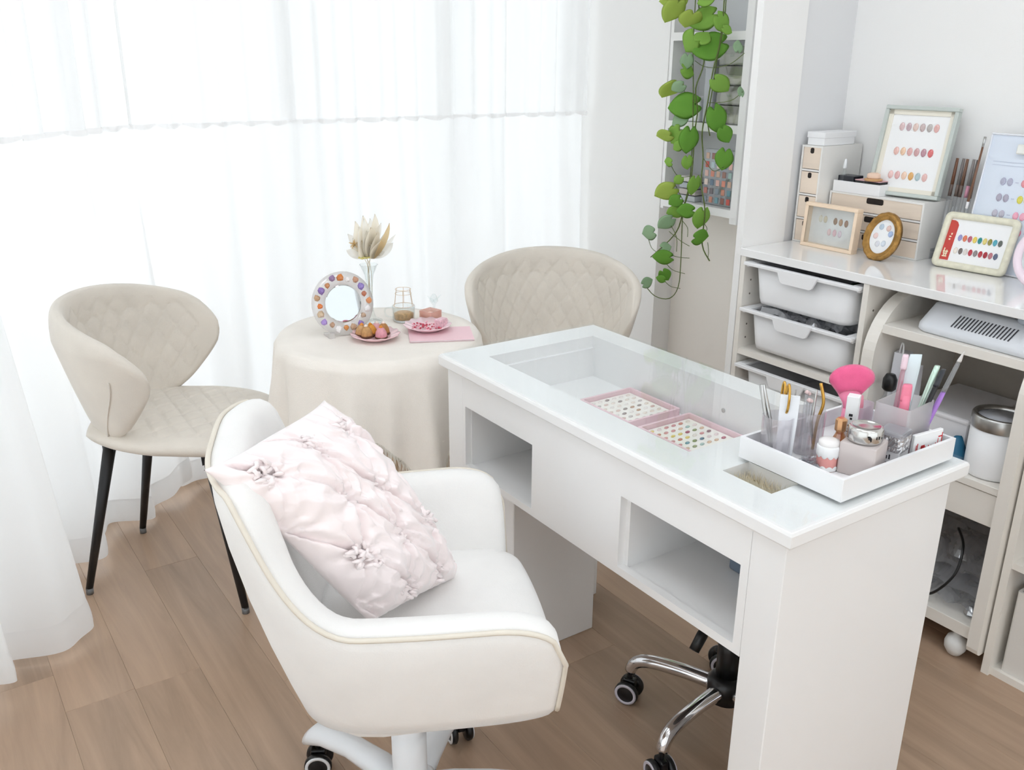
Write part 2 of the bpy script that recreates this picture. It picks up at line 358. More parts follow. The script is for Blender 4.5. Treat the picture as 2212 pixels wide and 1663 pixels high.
# ================================================================== CURTAINS
VOILE = sheer('white_voile', (252, 252, 252), .60, 0)
TULLE = sheer('lace_tulle', (250, 250, 250), .5, .14)
LACE = sheer('lace_trim', (250, 249, 249), .5, 0)
def curtain(name, label, A, B, seed, flare, amp, hem=.035, n=420, zsplit=1.185, lean=(0, 0)):
    A, B = Vector((A[0], A[1], 0)), Vector((B[0], B[1], 0)); d = B-A; L_ = d.length; d.normalize(); nrm = Vector((d.y, -d.x, 0))
    t = thing(name, label, 'curtain', A, group='white sheer curtains')
    rr = random.Random(seed); ph = [rr.uniform(0, 6.28) for _ in range(6)]
    fr = [2*pi/.21, 2*pi/.33, 2*pi/.12, 2*pi/.075]
    def off(s, z, tier):
        low = max(0, min(1, (zsplit-z)/zsplit)) if tier == 0 else 0
        a = amp*(.35 + flare*low)
        v = (.50*sin(fr[0]*s + ph[0] + .8*sin(2.1*s+ph[4])) + .42*sin(fr[1]*s + ph[1]+.5*sin(3.3*s)) + .22*sin(fr[2]*s + ph[2]))*a
        if tier: v = (.55*sin(fr[0]*s+ph[0]) + .5*sin(fr[2]*s+ph[2]) + .55*sin(fr[3]*s+ph[3]))*amp*.45 + .012
        else: v += .006*sin(fr[3]*s+ph[3])*(1-low)
        return v + low*.06*flare
    def P(s, z, tier):
        low = max(0, (zsplit-z)/zsplit)
        return d*(s*L_ + .02*sin(9*s*L_+ph[5])*low) + nrm*off(s*L_, z, tier) + Vector((0, 0, z))
    def hemz(s): return hem + .016*sin(17*s*L_+ph[1]) + .012*sin(7*s*L_+ph[2])
    obj('lower_tier', grid(lambda u, v: P(u, hemz(u) + .07 + (zsplit-.001-hemz(u)-.07)*v, 0), n, 30), VOILE, t, True)
    obj('hem', grid(lambda u, v: P(u, hemz(u) + (.075)*v, 0) + nrm*(.004*sin(pi*v)), n, 5), sheer('voile_hem', (250, 250, 250), .45, 0), t, True)
    obj('upper_tier', grid(lambda u, v: P(u, zsplit + (ZC-.06-zsplit)*v, 1), n, 16), TULLE, t, True)
    def lz(s): return zsplit - .006 - .010*abs(sin(38*s*L_))
    obj('lace_edge', grid(lambda u, v: P(u, lz(u) + (zsplit+.0005-lz(u))*v, 1) + nrm*.004, n*2, 4), LACE, t, True)
    obj('heading', grid(lambda u, v: P(u, ZC-.075+.06*v, 1) + nrm*.004, n, 3), VOILE, t, True)
    return t
curtain('sheer_curtain', 'white sheer curtain over the far window, behind the round table', (.636, 2.945), (2.345, 2.945), 3, .9, .055)
curtain('sheer_curtain', 'white sheer curtain panel hanging right behind the left quilted chair', (-.02, 2.40), (.625, 2.945), 8, 1.0, .05, n=200)
curtain('sheer_curtain', 'white sheer curtain in the left foreground sweeping to the floor', (-1.0, 1.16), (.13, 2.30), 5, 1.5, .07, n=340)

# ================================================================== NAIL DESK
DX0, DX1, DY0, DY1, DZ = .989, 1.435, .732, 1.731, .75
desk = thing('nail_desk', 'white lacquered nail desk with glass display top and two open cubbies', 'desk', ((DX0+DX1)/2, (DY0+DY1)/2, 0))
def dp(name, b, m=WHITE, **k): return obj(name, b, m, desk, world=True, **k)
ox0, ox1, oy0, oy1 = 1.07, 1.372, 1.02, 1.655       # display opening in the top
zt = .743
hx0, hx1, hy0, hy1 = 1.062, 1.125, .832, .935       # dust opening
dp('top_slab', cells([DX0, hx0, ox0, hx1, ox1, DX1], [DY0, hy0, hy1, oy0, oy1, DY1], {(1, 1), (2, 1), (2, 3), (3, 3)}, .715, zt))
rl_ = lambda o, z: [Vector(q) for q in ((DX0-o, DY0-o, z), (DX1+o, DY0-o, z), (DX1+o, DY1+o, z), (DX0-o, DY1+o, z))]
dp('edge_moulding', loft([rl_(-.001, .7152), rl_(.002, .7158), rl_(.004, .719), rl_(.004, .737), rl_(.002, .7415), rl_(-.003, .7429)], False, False))
gz0, gz1 = .7435, .7495
dp('glass_top', cells([DX0+.004, hx0, hx1, DX1-.004], [DY0+.004, hy0, hy1, DY1-.004], {(1, 1)}, gz0, gz1), clear('desk_glass', (254, 255, 255), -.03, .02, k=.4))
V, F = cells([.81, .826, 1.11, 1.385, 1.645, 1.655], [.48, .496, .64, .715], {(1, 1), (3, 1)}, 0, .016)
dp('front_panel', ([Vector((1.0+q.z, q.x, q.y)) for q in V], F))
dp('back_panel', box(1.405, 1.42, .81, 1.655, .48, .715))
dp('display_floor', box(1.016, 1.405, .81, 1.655, .632, .642))
dp('underside', box(1.016, 1.405, .81, 1.655, .48, .492))
dp('display_wall', join(box(ox0-.012, ox0, oy0, oy1, .642, .715), box(ox1, ox1+.012, oy0, oy1, .642, .715), box(ox0-.012, ox1+.012, oy0-.012, oy0, .642, .715), box(ox0-.012, ox1+.012, oy1-.008, oy1, .642, .715)))
for y in (.826, 1.105, 1.385, 1.648): dp('cubby_side', box(1.016, 1.405, y-.005, y+.005, .492, .632))
dp('right_leg', box(1.0, 1.42, .745, .81, 0, .715, .0015, 1)); dp('left_leg', box(1.0, 1.42, 1.655, 1.72, 0, .715, .0015, 1))
dp('left_pedestal', box(1.06, 1.31, 1.536, 1.655, 0, .48, .002, 1))
for y, z in ((1.643, .585), (1.643, .53)): dp('screw_cap', lathe([(.009, 0), (.009, .002), (.006, .0035)], 14), STEEL, tf=Matrix.Translation((1.10 if z > .55 else 1.28, y, z)) @ Matrix.Rotation(pi/2, 4, 'X'))
for y in (1.08, 1.22): dp('screw_cap', lathe([(.005, 0), (.005, .001), (.003, .002)], 12), STEEL, tf=Matrix.Translation((ox1-.0005, y, .69)) @ Matrix.Rotation(-pi/2, 4, 'Y'))
dp('dust_tray', join(box(hx0, hx1, hy0, hy1, .708, .712), box(hx0-.003, hx0, hy0, hy1, .70, .7148), box(hx1, hx1+.003, hy0, hy1, .70, .7148)), c(236, 224, 194, .7))
V, F = [], []
for i in range(900):
    x, y = random.uniform(hx0+.004, hx1-.004), random.uniform(hy0+.004, hy1-.004); a = random.uniform(0, 6.28); l = random.uniform(.012, .03)
    b = (x+cos(a)*.01, y+sin(a)*.01, .712+l); kk = len(V)
    V += [Vector((x-.0009, y, .712)), Vector((x+.0009, y, .712)), Vector((max(hx0+.002, min(hx1-.002, b[0])), max(hy0+.002, min(hy1-.002, b[1])), min(b[2], .738)))]; F.append([kk, kk+1, kk+2])
o = dp('fluff_filter', (V, F), c(240, 229, 204, .9)); o['kind'] = 'stuff'
# nail art sample boxes inside the display
def sample_box(label, cx, cy, cols, rot=0):
    t = thing('nail_sample_box', label, 'sample box', (cx, cy, .6425), (0, 0, rot), 'pink sample boxes under the desk glass')
    PK = mat('pink_card', (240, 208, 214), .5)
    W_, D_ = .165, .150   # along y, along x
    obj('tray', cup(D_, W_, .018, .006, .003), PK, t)
    obj('liner', box(-D_/2+.008, D_/2-.008, -W_/2+.008, W_/2-.008, .0062, .008), mat('white_foam', (248, 243, 236), .8), t)
    sp = []
    for i in range(7):
        for j in range(6): sp.append((-.052+.0205*j, -.062+.0207*i, cols[(i*6+j) % len(cols)]))
    nails(t, sp, .0085, .0150, .0082, rot=-1.2)
pal1 = [(232, 206, 196), (216, 200, 196), (240, 226, 214), (205, 196, 192), (224, 190, 180), (150, 135, 130), (236, 220, 206), (190, 150, 120), (246, 238, 232)]
pal2 = [(196, 120, 130), (220, 214, 206), (120, 160, 170), (236, 226, 214), (150, 110, 120), (224, 190, 160), (90, 120, 140), (214, 150, 150), (232, 206, 120), (170, 196, 190), (205, 130, 110), (240, 220, 220), (140, 150, 100), (176, 90, 110)]
rr = random.Random(2); l1 = [rr.choice(pal1) for _ in range(42)]; l2 = [rr.choice(pal2) for _ in range(42)]
sample_box('pink box of pale nude nail samples under the desk glass, farther from the tray', 1.285, 1.415, l1)
sample_box('pink box of multicoloured nail samples under the desk glass, beside the tray', 1.285, 1.222, l2)
PKP = mat('pink_paper', (243, 222, 226), .7)
tag(obj('pink_paper', box(1.21, 1.30, 1.05, 1.115, .6425, .6435), PKP), 'sheet of pale pink paper under the desk glass at the tray end', 'paper')
t = thing('gem_sheet', 'clear card of yellow and blue gems under the desk glass, far left', 'gems', (1.16, 1.52, .6425))
obj('card', box(-.02, .02, -.03, .03, 0, .001), ACRYL, t)
for k_, (x, y, cc) in enumerate(((0, -.02, (170, 200, 225)), (.006, -.008, (190, 215, 235)), (0, .004, (235, 214, 160)), (-.006, .016, (240, 226, 180)))): obj('gem', lathe([(.004, .001), (.006, .003), (.002, .006)], 8, x, y), c(*cc, .1), t)

t = thing('slate_box', 'slate blue box lying inside the right open cubby of the desk', 'box', (1.20, .950, .4925))
obj('body', box(-.03, .04, -.04, .045, 0, .045, .005), c(110, 124, 140, .5), t); obj('lid', box(-.032, .042, -.042, .047, .036, .052, .004), c(120, 134, 150, .5), t)

# ================================================================== OFFICE ARMCHAIR
ARM = thing('office_armchair', 'white velvet swivel armchair with a wraparound back at the nail desk', 'chair', (.615, 1.22, 0), (0, 0, math.radians(-23.6)))
def build_armchair(t):
    # plan path of the wraparound (half), from the near arm front over the back to the far arm front
    NS = 121; 
    def plan(q):           # q in -1..1
        s = abs(q); sg = 1 if q > 0 else -1
        # outer line at the top: straight arm, rounded corner, gently bowed back
        pts = [(-.285, 0), (-.278, .12), (-.235, .205), (-.15, .252), (0, .274), (.215, .283)]
        kn = [0, .22, .42, .58, .74, 1.0]
        for i in range(5):
            if s <= kn[i+1]:
                f = (s-kn[i])/(kn[i+1]-kn[i])
                p0, p1, p2, p3 = pts[max(i-1, 0)] if i else (pts[1][0], -pts[1][1]), pts[i], pts[i+1], pts[min(i+2, 5)]
                r = [.5*((2*p1[m]) + (p2[m]-p0[m])*f + (2*p0[m]-5*p1[m]+4*p2[m]-p3[m])*f*f + (3*p1[m]-p0[m]-3*p2[m]+p3[m])*f**3) for m in (0, 1)]
                return Vector((r[0], sg*r[1], 0))
    def top(q):
        s = abs(q); a, b = .36, .66
        f = max(0, min(1, (s-a)/(b-a))); f = f*f*(3-2*f)
        return .835*(1-f) + .622*f - .012*(s/.36)**2*(1-f) 
    loops = []; ridge = []
    for i in range(NS):
        q = -1+2*i/(NS-1); q = max(-.9999, min(.9999, q)); e = .004
        p = plan(q); tg = (plan(min(.9999, q+e))-plan(max(-.9999, q-e))).normalized(); inn = Vector((-tg.y, tg.x, 0))
        if inn.dot(Vector((-.05, 0, 0))-p) < 0: inn = -inn
        zt_ = top(q); s = abs(q)
        end = max(0, (s-.86)/.14); rnd = 1-sqrt(max(0, 1-end*end)) if end > 0 else 0
        zt2 = zt_ - .075*rnd; zb = .392 + .03*rnd
        H = zt_-.392
        def outer(z):
            f = (z-.392)/H
            g = max(0, 1-f)**1.5; kx = .36 if p.x < 0 else .36*max(0, 1-p.x/.10)*0
            return Vector((p.x*(1-kx*g), p.y*(1-.26*g), 0))
        th = .062*(1-.75*rnd**3)
        loop = []
        for f in (0, .12, .3, .5, .7, .86): loop.append(outer(zb+(zt2-zb)*f) + Vector((0, 0, zb+(zt2-zb)*f)))
        po = outer(zt2)
        for a in (25, 60, 90, 120, 155):
            a = math.radians(a); loop.append(po + inn*(th/2 - th/2*cos(a)) + Vector((0, 0, zt2-.022+.022*sin(a)*1.0)))
        for f in (.84, .6, .36, .15, .0):
            z = zb+(zt2-zb)*f; loop.append(outer(z) + inn*(th+.012*sin(pi*f)) + Vector((0, 0, z)))
        loops.append(loop); ridge.append(loop[6] - inn*.001 + Vector((0, 0, .003)))
    obj('shell', loft(loops), VELVET, t, True)
    # piping along the outer edge and down both arm ends
    r0 = [Vector(x) for x in loops[0][:7]]; r1 = [Vector(x) for x in loops[-1][:7]]
    fx = Vector((.004, 0, 0))
    obj('piping', tube([x+fx for x in r0] + ridge[2:-2] + [x+fx for x in r1[::-1]], .0042, 6), PIPE, t, True)
    # seat cushion
    def seat(u, v):
        a, b = 2*u-1, 2*v-1
        x, y = a*sqrt(1-b*b/2), b*sqrt(1-a*a/2)
        k = .75; x, y = x*(1-k)+a*k, y*(1-k)+b*k
        return Vector((.0475 + .200*x, .205*y*(1-.22*max(0, -x)), .452 - .02*max(0, x-.6)))
    f8 = lambda u, v: max(0, 1-abs(2*u-1)**7)**.5*max(0, 1-abs(2*v-1)**7)**.5
    obj('seat_cushion', sheet(seat, 40, 40, lambda u, v: .045*f8(u, v), lambda u, v: .045*f8(u, v)), VELVET, t, True)
    obj('seat_pan', loft([rrect(.24, .26, .08, .350, .01), rrect(.32, .36, .1, .372, .01), rrect(.35, .39, .1, .415, .01)]), VELVET, t, True)
    # seams on the inner arms
    WP = mat('white_powder_coat', (236, 238, 241), .3, coat=.2)
    obj('gas_column', lathe([(.032, .085), (.032, .22), (.027, .222), (.027, .31), (.05, .322), (.06, .346)], 24), WP, t, True)
    obj('hub', lathe([(.03, .07), (.048, .08), (.05, .115), (.036, .128)], 24), WP, t, True)
    for k in range(5):
        a = math.radians(110+72*k + 23.6)
        T = Matrix.Rotation(a, 4, 'Z')
        loops = []
        for x, z, hw, hh in ((.02, .098, .032, .022), (.08, .108, .028, .022), (.15, .112, .025, .019), (.22, .104, .027, .02), (.255, .092, .029, .023), (.272, .078, .024, .018)):
            loops.append([Vector((x, hw*cos(2*pi*j/14), z + hh*sin(2*pi*j/14))) for j in range(14)])
        leg = obj('base_leg', loft(loops), WP, t, True, tf=T)
        caster(leg, T @ Vector((.252, 0, 0)), a+.7, WP)
def caster(parent, loc, a, rimmat):
    T = Matrix.Translation(loc) @ Matrix.Rotation(a, 4, 'Z')
    obj('caster_fork', join(lathe([(.006, .052), (.006, .085)], 10), box(-.016, .016, -.009, .009, .03, .058, .004)), BPLAS, parent, tf=T)
    for s in (-1, 1):
        W_ = Matrix.Translation((0, s*.017, .0275)) @ Matrix.Rotation(-s*pi/2, 4, 'X')
        obj('caster_wheel', lathe([(.024, -.007), (.0275, -.004), (.0275, .004), (.024, .007)], 22), BPLAS, parent, True, tf=T @ W_)
        obj('caster_rim', loft([ring(.0255, .0065, 22), ring(.0255, .0082, 22), ring(.0195, .0088, 22), ring(.0195, .0065, 22)]), rimmat, parent, True, tf=T @ W_)
build_armchair(ARM)
# ruched cushion
def cushion():
    f = Vector((.916, -.40, 0)); s = Vector((.40, .916, 0)); h = Vector((.615, 1.22, 0))
    def W_(a, b, z): return h + f*a + s*b + Vector((0, 0, z))
    C00, C10, C01, C11 = W_(-.035, -.175, .525), W_(.105, .035, .52), W_(-.20, -.165, .835), W_(-.185, .18, .84)
    pins = [(i, j) for i in range(4) for j in range(4)]
    def pin(u, v):
        """smocked diamond: pinch points joined by creases"""
        U, Vv = u*3.0, v*3.0; d = 9
        best = 9; amp = 0
        for i in range(-1, 5):
            for j in range(-1, 5):
                x = i + (.5 if j % 2 else 0); y = j*.75+.35
                dd = sqrt((U-x)**2+(Vv-y)**2)
                if dd < best: best = dd; a = math.atan2(Vv-y, U-x)
        pinch = math.exp(-(best/.16)**2)
        # creases fan out of each pinch
        fan = (.5+.5*cos(8*a + 2*sin(7*U)))*math.exp(-((best-.28)/.22)**2)
        d1 = abs(((U*1.0 + (Vv-.35)/.75*.5) % 1.0) - .5)*2; d2 = abs(((U*1.0 - (Vv-.35)/.75*.5) % 1.0) - .5)*2
        crease = max(math.exp(-((1-d1)/.10)**2), math.exp(-((1-d2)/.10)**2))
        rough = noise.noise(Vector((U*16, Vv*16, 1)))*math.exp(-(best/.22)**2)
        return -.013*pinch - .012*crease - .009*fan + .016*rough
    def ctr(u, v):
        p = C00*(1-u)*(1-v) + C10*u*(1-v) + C01*(1-u)*v + C11*u*v
        n = (C10-C00).cross(C01-C00).normalized()
        pinx = 1-.05*(1-(2*v-1)**2); piny = 1-.04*(1-(2*u-1)**2)
        cc = (C00+C10+C01+C11)/4; q = p-cc
        ex = (C10-C00).normalized(); ey = (C01-C00).normalized()
        q = ex*(q.dot(ex)*pinx) + ey*(q.dot(ey)*piny)
        return cc + q + n*(.015*sin(3*pi*u)*(v**2)*.6 - .03*(v-.5)**2)
    pf = lambda u, v: max(0, 1-abs(2*u-1)**3.2)**.6*max(0, 1-abs(2*v-1)**3.2)**.6
    tin = lambda u, v: max(.002, .078*pf(u, v) + pin(u, v)*min(1, 3*pf(u, v)) + .004*noise.noise(Vector((u*9, v*9, 3))))
    tout = lambda u, v: .05*pf(u, v)+.002
    cc = (C00+C10+C01+C11)/4
    t = thing('throw_cushion', 'pale pink satin cushion with ruched knots leaning in the white armchair', 'cushion', (cc.x, cc.y, .52))
    o = obj('cover', sheet(ctr, 130, 130, tin, tout), SATIN, t, True, world=True)
    # little gathered knots at the pinch points
    for j in range(0, 4):
        for i in range(0, 4):
            u = (i + (.5 if j % 2 else 0))/3.0; v = (j*.75+.35)/3.0
            if not (.08 < u < .93 and .05 < v < .96): continue
            p = ctr(u, v); du = (ctr(u+.01, v)-p); dv = (ctr(u, v+.01)-p); n = du.cross(dv).normalized(); du.normalize(); dv.normalize()
            base = p + n*(tin(u, v)); parts = []
            for q in range(34):
                a = random.uniform(0, 6.28); r = .031*sqrt(random.random()); z = random.uniform(.003, .011)
                e = base + du*r*cos(a) + dv*r*sin(a) + n*z
                a2 = random.uniform(0, 6.28); tdir = du*cos(a2)+dv*sin(a2)
                parts.append(tube([e-tdir*.008-n*.004, e-tdir*.004+n*.002, e+tdir*.004+n*.002, e+tdir*.008-n*.004], [.0018, .0034, .0034, .0018], 6))
            obj('ruched_knot', join(*parts), SATIN, t, True, world=True)
cushion()

# ================================================================== QUILTED DINING CHAIRS
def quilt(a, b, cell):
    U, Vv = (a+b*.72)/cell, (a-b*.72)/cell
    g = min(abs((U % 1)-.5), abs((Vv % 1)-.5)); d1 = abs((U % 1) - .5)*2; d2 = abs((Vv % 1)-.5)*2
    return -.0042*max(math.exp(-((1-d1)/.16)**2), math.exp(-((1-d2)/.16)**2))
def make_chair(label, loc, rz):
    t = thing('dining_chair', label, 'chair', loc, (0, 0, rz), 'quilted beige chairs')
    A = math.radians(97)
    def back(u, v):
        q = 2*u-1; s = abs(q); a = q*A
        zt_ = .795 - .095*s**2.2; zb = .435 + (.135 if s > .42 else 0)*(((s-.42)/.58)**1.6 if s > .42 else 0)
        if s > .76:
            f = (s-.76)/.24; m = zb+(zt_-zb)*.45; k = sqrt(max(0, 1-f*f))*.9+.1; zt_ = m+(zt_-m)*k; zb = m+(zb-m)*k
        z = zb+(zt_-zb)*v
        r = .185 + .085*min(1, max(0, (z-.43)/.28))**.8
        return Vector((.075 - r*1.0*cos(a)*1.0, r*.97*sin(a), z))
    rim = lambda u, v: max(0, 1-abs(2*u-1)**8)**.5*max(0, 1-abs(2*v-1)**8)**.5
    def tin(u, v):
        q = 2*u-1; e = min(1, 6*min(v, 1-v), 6*(1-abs(q))); inner = 1 if abs(q) < .86 and .07 < v < .9 else 0
        return .020*rim(u, v) + inner*quilt(q*A*.24, back(u, v).z, .058)*e
    # u grows towards +y, so the first side of the sheet is the outside (rounded), the other the quilted inside
    obj('backrest', sheet(back, 120, 70, tin, lambda u, v: .022*rim(u, v)), SUEDE, t, True)
    for sg in (-1, 1):
        pts = []
        for k in range(12):
            v = k/11; u = .5+sg*(.30+.10*sin(pi*v*.5)); p = back(u, .05+.55*v); d = (p-Vector((.075, 0, p.z))).normalized(); pts.append(p+d*.0225)
        obj('seam_piping', tube(pts, .0022, 6), SUEDE, t, True)
    def seat(u, v):
        a, b = 2*u-1, 2*v-1
        x, y = a*sqrt(1-b*b/2), b*sqrt(1-a*a/2); k = .45; x, y = x*(1-k)+a*k, y*(1-k)+b*k
        return Vector((.080 + .225*x, .230*y*(1-.12*max(0, -x)), .452 + .02*max(0, -x)**2 - .018*max(0, x)**2))
    r8 = lambda u, v: max(0, 1-abs(2*u-1)**6)**.5*max(0, 1-abs(2*v-1)**6)**.5
    obj('seat', sheet(seat, 90, 90, lambda u, v: .028*r8(u, v) + (quilt(seat(u, v).x, seat(u, v).y, .058) if r8(u, v) > .86 else 0), lambda u, v: .030*r8(u, v)), SUEDE, t, True)
    obj('seat_frame', join(box(-.069, .189, -.012, .012, .405, .425), box(-.10, -.07, -.12, .12, .405, .425), box(.19, .22, -.17, .17, .405, .425)), BLACK, t)
    for fx, fy, tx, ty in ((-.17, -.17, -.075, -.125), (-.17, .17, -.075, .125), (.28, -.235, .20, -.17), (.28, .235, .20, .17)):
        leg = obj('leg', tube([(tx, ty, .425), (fx, fy, .014)], [.0165, .0095], 14), BLACK, t, True)
        obj('mounting_plate', loft([[(tx-.014, ty-.010, .395), (tx+.045, ty-.010, .424), (tx+.045, ty+.010, .424), (tx-.014, ty+.010, .395)], [(tx-.016, ty-.010, .427), (tx+.06, ty-.010, .427), (tx+.06, ty+.010, .427), (tx-.016, ty+.010, .427)]]), BLACK, leg)
        d = Vector((fx-tx, fy-ty, -.411)).normalized(); e = Vector((fx, fy, .014))
        obj('foot_glide', tube([e-d*.004, Vector((fx, fy, 0))], .0098, 14), mat('grey_glide', (120, 122, 124), .35), leg, True)
    return t
ch1 = make_chair('beige quilted chair with black legs beside the left curtain', (.51, 2.45, 0), math.radians(-36.9))
dup(ch1, (1.69, 2.245, 0), math.radians(-126), 'beige quilted chair half hidden behind the nail desk')

# ================================================================== ROUND TABLE + CLOTH
TX, TY, TZ, TR = 1.01, 2.09, .70, .262
KT = .9444      # things on the table were measured for a top at .66 and are brought to .70
t = thing('round_table', 'small round wooden side table under the fringed ivory cloth', 'table', (TX, TY, 0))
obj('table_top', lathe([(TR-.012, TZ-.028), (TR-.006, TZ-.024), (TR-.006, TZ-.008), (TR-.012, TZ-.005)], 48), PINE, t, True)
for a in (200, 290, 20, 110):
    a = math.radians(a+52); obj('leg', tube([(.14*cos(a), .14*sin(a), TZ-.028), (.19*cos(a), .19*sin(a), 0)], [.013, .010], 10), PINE, t, True)
obj('stretcher', join(tube([(.165*cos(.96), .165*sin(.96), .25), (-.165*cos(.96), -.165*sin(.96), .25)], .007, 8), tube([(.165*cos(2.53), .165*sin(2.53), .25), (-.165*cos(2.53), -.165*sin(2.53), .25)], .007, 8)), PINE, t, True)
t = thing('tablecloth', 'ivory linen cloth with a fringed hem draped over the small round table', 'tablecloth', (TX, TY, TZ-.004))
NA = 360
def drop(a):
    b = a - math.radians(-140)     # shortest drop on this side
    m = max(abs(cos(b)), abs(sin(b))); return .425/m - TR
def cloth(u, v):
    a = 2*pi*u; nr = 10/40
    if v < nr: r = TR*v/nr*.985; return Vector((r*cos(a), r*sin(a), .0045 + .0006*noise.noise(Vector((r*cos(a)*14, r*sin(a)*14, 0)))))
    f = (v-nr)/(1-nr); d = drop(a)*f
    fold = (.5+.5*sin(11*a+1.2*sin(2*a)))**1.3*.6 + .4*(.5+.5*sin(19*a+1))**1.5
    r = TR*.985 + .010*min(1, d/.02) + d*(.0 + .22*fold)
    z = .0045 - max(0, d-.004) - .004*min(1, d/.004)
    return Vector((r*cos(a), r*sin(a), z))
obj('cloth', grid(cloth, NA, 41, True), LINEN, t, True)
V, F = [], []
for i in range(900):
    u = i/900; p = cloth(u, 1.0); p2 = cloth(u, .97); dz = (p-p2).normalized(); L_ = random.uniform(.012, .04)
    a = 2*pi*u; q = p + dz*L_ + Vector((random.uniform(-.006, .006), random.uniform(-.006, .006), 0))
    n = Vector((-sin(a), cos(a), 0))*.0017; o = Vector((cos(a), sin(a), 0))*.0017; k = len(V)
    V += [p-n, p+n, p+o, q]; F += [[k, k+1, k+3], [k+1, k+2, k+3], [k+2, k, k+3]]
obj('fringe', (V, F), sheer('linen_fringe', (250, 246, 238), .35, 0), t)['kind'] = 'stuff'
TT = TZ + .0012   # top of cloth
# --- on the table
def plate(label, x, y, r, col, z=TT, scal=14):
    t = thing('scalloped_plate', label, 'plate', (x*KT, y*KT, z), group='pink scalloped plates')
    def pl(rad, zz, wob): return [Vector((rad*(1+wob*cos(scal*a))*cos(a), rad*(1+wob*cos(scal*a))*sin(a), zz + .002*wob*20*cos(scal*a))) for a in [2*pi*i/112 for i in range(112)]]
    obj('dish', loft([pl(r*.55, 0, 0), pl(r*.62, .003, 0), pl(r, .014, .03), pl(r*.985, .016, .03), pl(r*.6, .0065, 0)]), mat('pink_glaze_%d' % col[0], col, .22, coat=.4), t, True)
    return t
plate('pale pink scalloped plate holding small cookies', 1.035, 2.165, .062, (240, 200, 204))
CK = [((196, 150, 96), 'biscuit-brown', -.020, .004), ((226, 160, 170), 'pink', .006, -.020), ((180, 128, 74), 'chocolate-edged', .026, .006), ((216, 150, 60), 'orange', -.004, .012), ((232, 176, 182), 'pale pink', .012, .022), ((205, 160, 110), 'tan', -.026, .026)]
for i, (col, nm, dx, dy) in enumerate(CK):
    t = thing('cookie', '%s bell-shaped cookie on the pink plate beside the mirror' % nm, 'cookie', ((1.035+dx*1.1)*KT, (2.165+dy*1.1)*KT, TT+.0075), (random.uniform(-.12, .12), random.uniform(-.12, .12), i*1.1), 'cookies on the pink plate')
    obj('body', lathe([(.013, 0), (.0155, .004), (.014, .014), (.009, .024), (.003, .029)], 14), mat('cookie_%d' % i, col, .6, bump=.6, bscale=300, var=.15, vscale=150), t, True)
    obj('base', lathe([(.0158, -.0008), (.0168, .002), (.0155, .0045)], 14), c(96, 58, 34, .5), t, True)
    obj('topping', lathe([(.004, .026), (.0055, .029), (.001, .033)], 10), c(222, 138, 40, .3) if i % 2 else c(244, 226, 214, .4), t, True)
t = thing('pink_booklet', 'pink booklet lying under the pink patterned plate on the round table', 'booklet', (1.20*KT, 2.10*KT, TT+.0003), (0, 0, -.45))
obj('cover', box(-.082, .082, -.06, .06, 0, .0008), mat('pink_cover', (243, 205, 212), .55), t); obj('pages', box(-.080, .081, -.0585, .0585, .0008, .0030), PAPER, t); obj('cover', box(-.082, .082, -.06, .06, .0030, .0037), mat('pink_cover'), t)
plate('white-rimmed pink plate with red sprinkles on the booklet', 1.19, 2.155, .062, (246, 214, 220), z=TT+.0042)
V, F = [], []
pt = thing('confetti_sweets', 'red and pink sweets scattered on the patterned plate', 'sweets', (1.19*KT, 2.155*KT, TT+.0115))
parts = {0: [], 1: []}
for i in range(70):
    a = random.uniform(0, 6.28); r = .046*sqrt(random.random()); rr_ = random.uniform(.0022, .0042)
    parts[i % 2].append(lathe([(rr_*.6, 0), (rr_, rr_*.5), (rr_*.5, rr_)], 7, r*cos(a), r*sin(a)))
o = obj('red_pieces', join(*parts[0]), c(196, 52, 78, .35), pt); o['kind'] = 'stuff'; o = obj('pink_pieces', join(*parts[1]), c(240, 176, 190, .4), pt); o['kind'] = 'stuff'
t = thing('soap_bar', 'pink and white speckled block on the right edge of the patterned plate', 'soap', (1.225*KT, 2.14*KT, TT+.0105), (0, 0, .4))
obj('block', box(-.016, .016, -.011, .011, 0, .022, .003), mat('speckled_pink', (243, 196, 206), .4, var=.3, vscale=180), t)
# vase with dried flowers
VX, VY = 1.10*KT, 2.325*KT
tag(obj('bud_vase', (lambda b: ([Vector((v.x+VX, v.y+VY, v.z+TT)) for v in b[0]], b[1]))(lathe([(.030, 0), (.031, .004), (.014, .012), (.0085, .03), (.0085, .09), (.012, .13), (.024, .158), (.0245, .158), (.0225, .156), (.0105, .13), (.007, .09), (.007, .03)], 28)), GLASS, smooth=True), 'slim clear glass bud vase holding dried flowers', 'vase')
bq = thing('dried_bouquet', 'bouquet of cream dried leaves and flowers in the glass vase', 'dried flowers', (VX, VY, TT+.16))
DRY = sheer('dried_leaf', (252, 245, 231), .8, 0); DRY2 = sheer('dried_leaf_tan', (244, 222, 180), .7, 0); DRY3 = sheer('dried_petal', (254, 252, 247), .85, 0)
def blade(parent, name, base, tip, wd, m, bend=.1):
    base, tip = Vector(base), Vector(tip); d = tip-base; sd = d.cross(Vector((.3, -.8, .2))).normalized(); nn = sd.cross(d).normalized()
    def f(u, v): return base + d*v + sd*((u-.5)*wd*1.5*sin(pi*min(1, v*1.02+.01))**.6) + nn*(bend*d.length*(v*(1-v))*2 + .12*wd*abs(u-.5)*2)
    return obj(name, grid(f, 5, 9), m, parent, True)
obj('stems', join(*[tube(smooth_path([(random.uniform(-.003, .003), random.uniform(-.003, .003), -.13), (random.uniform(-.006, .006), random.uniform(-.006, .006), 0), (.05*cos(k*.8), .03*sin(k*.8), .05)], 4), .0008, 5) for k in range(5)]), c(226, 212, 184, .7), bq)
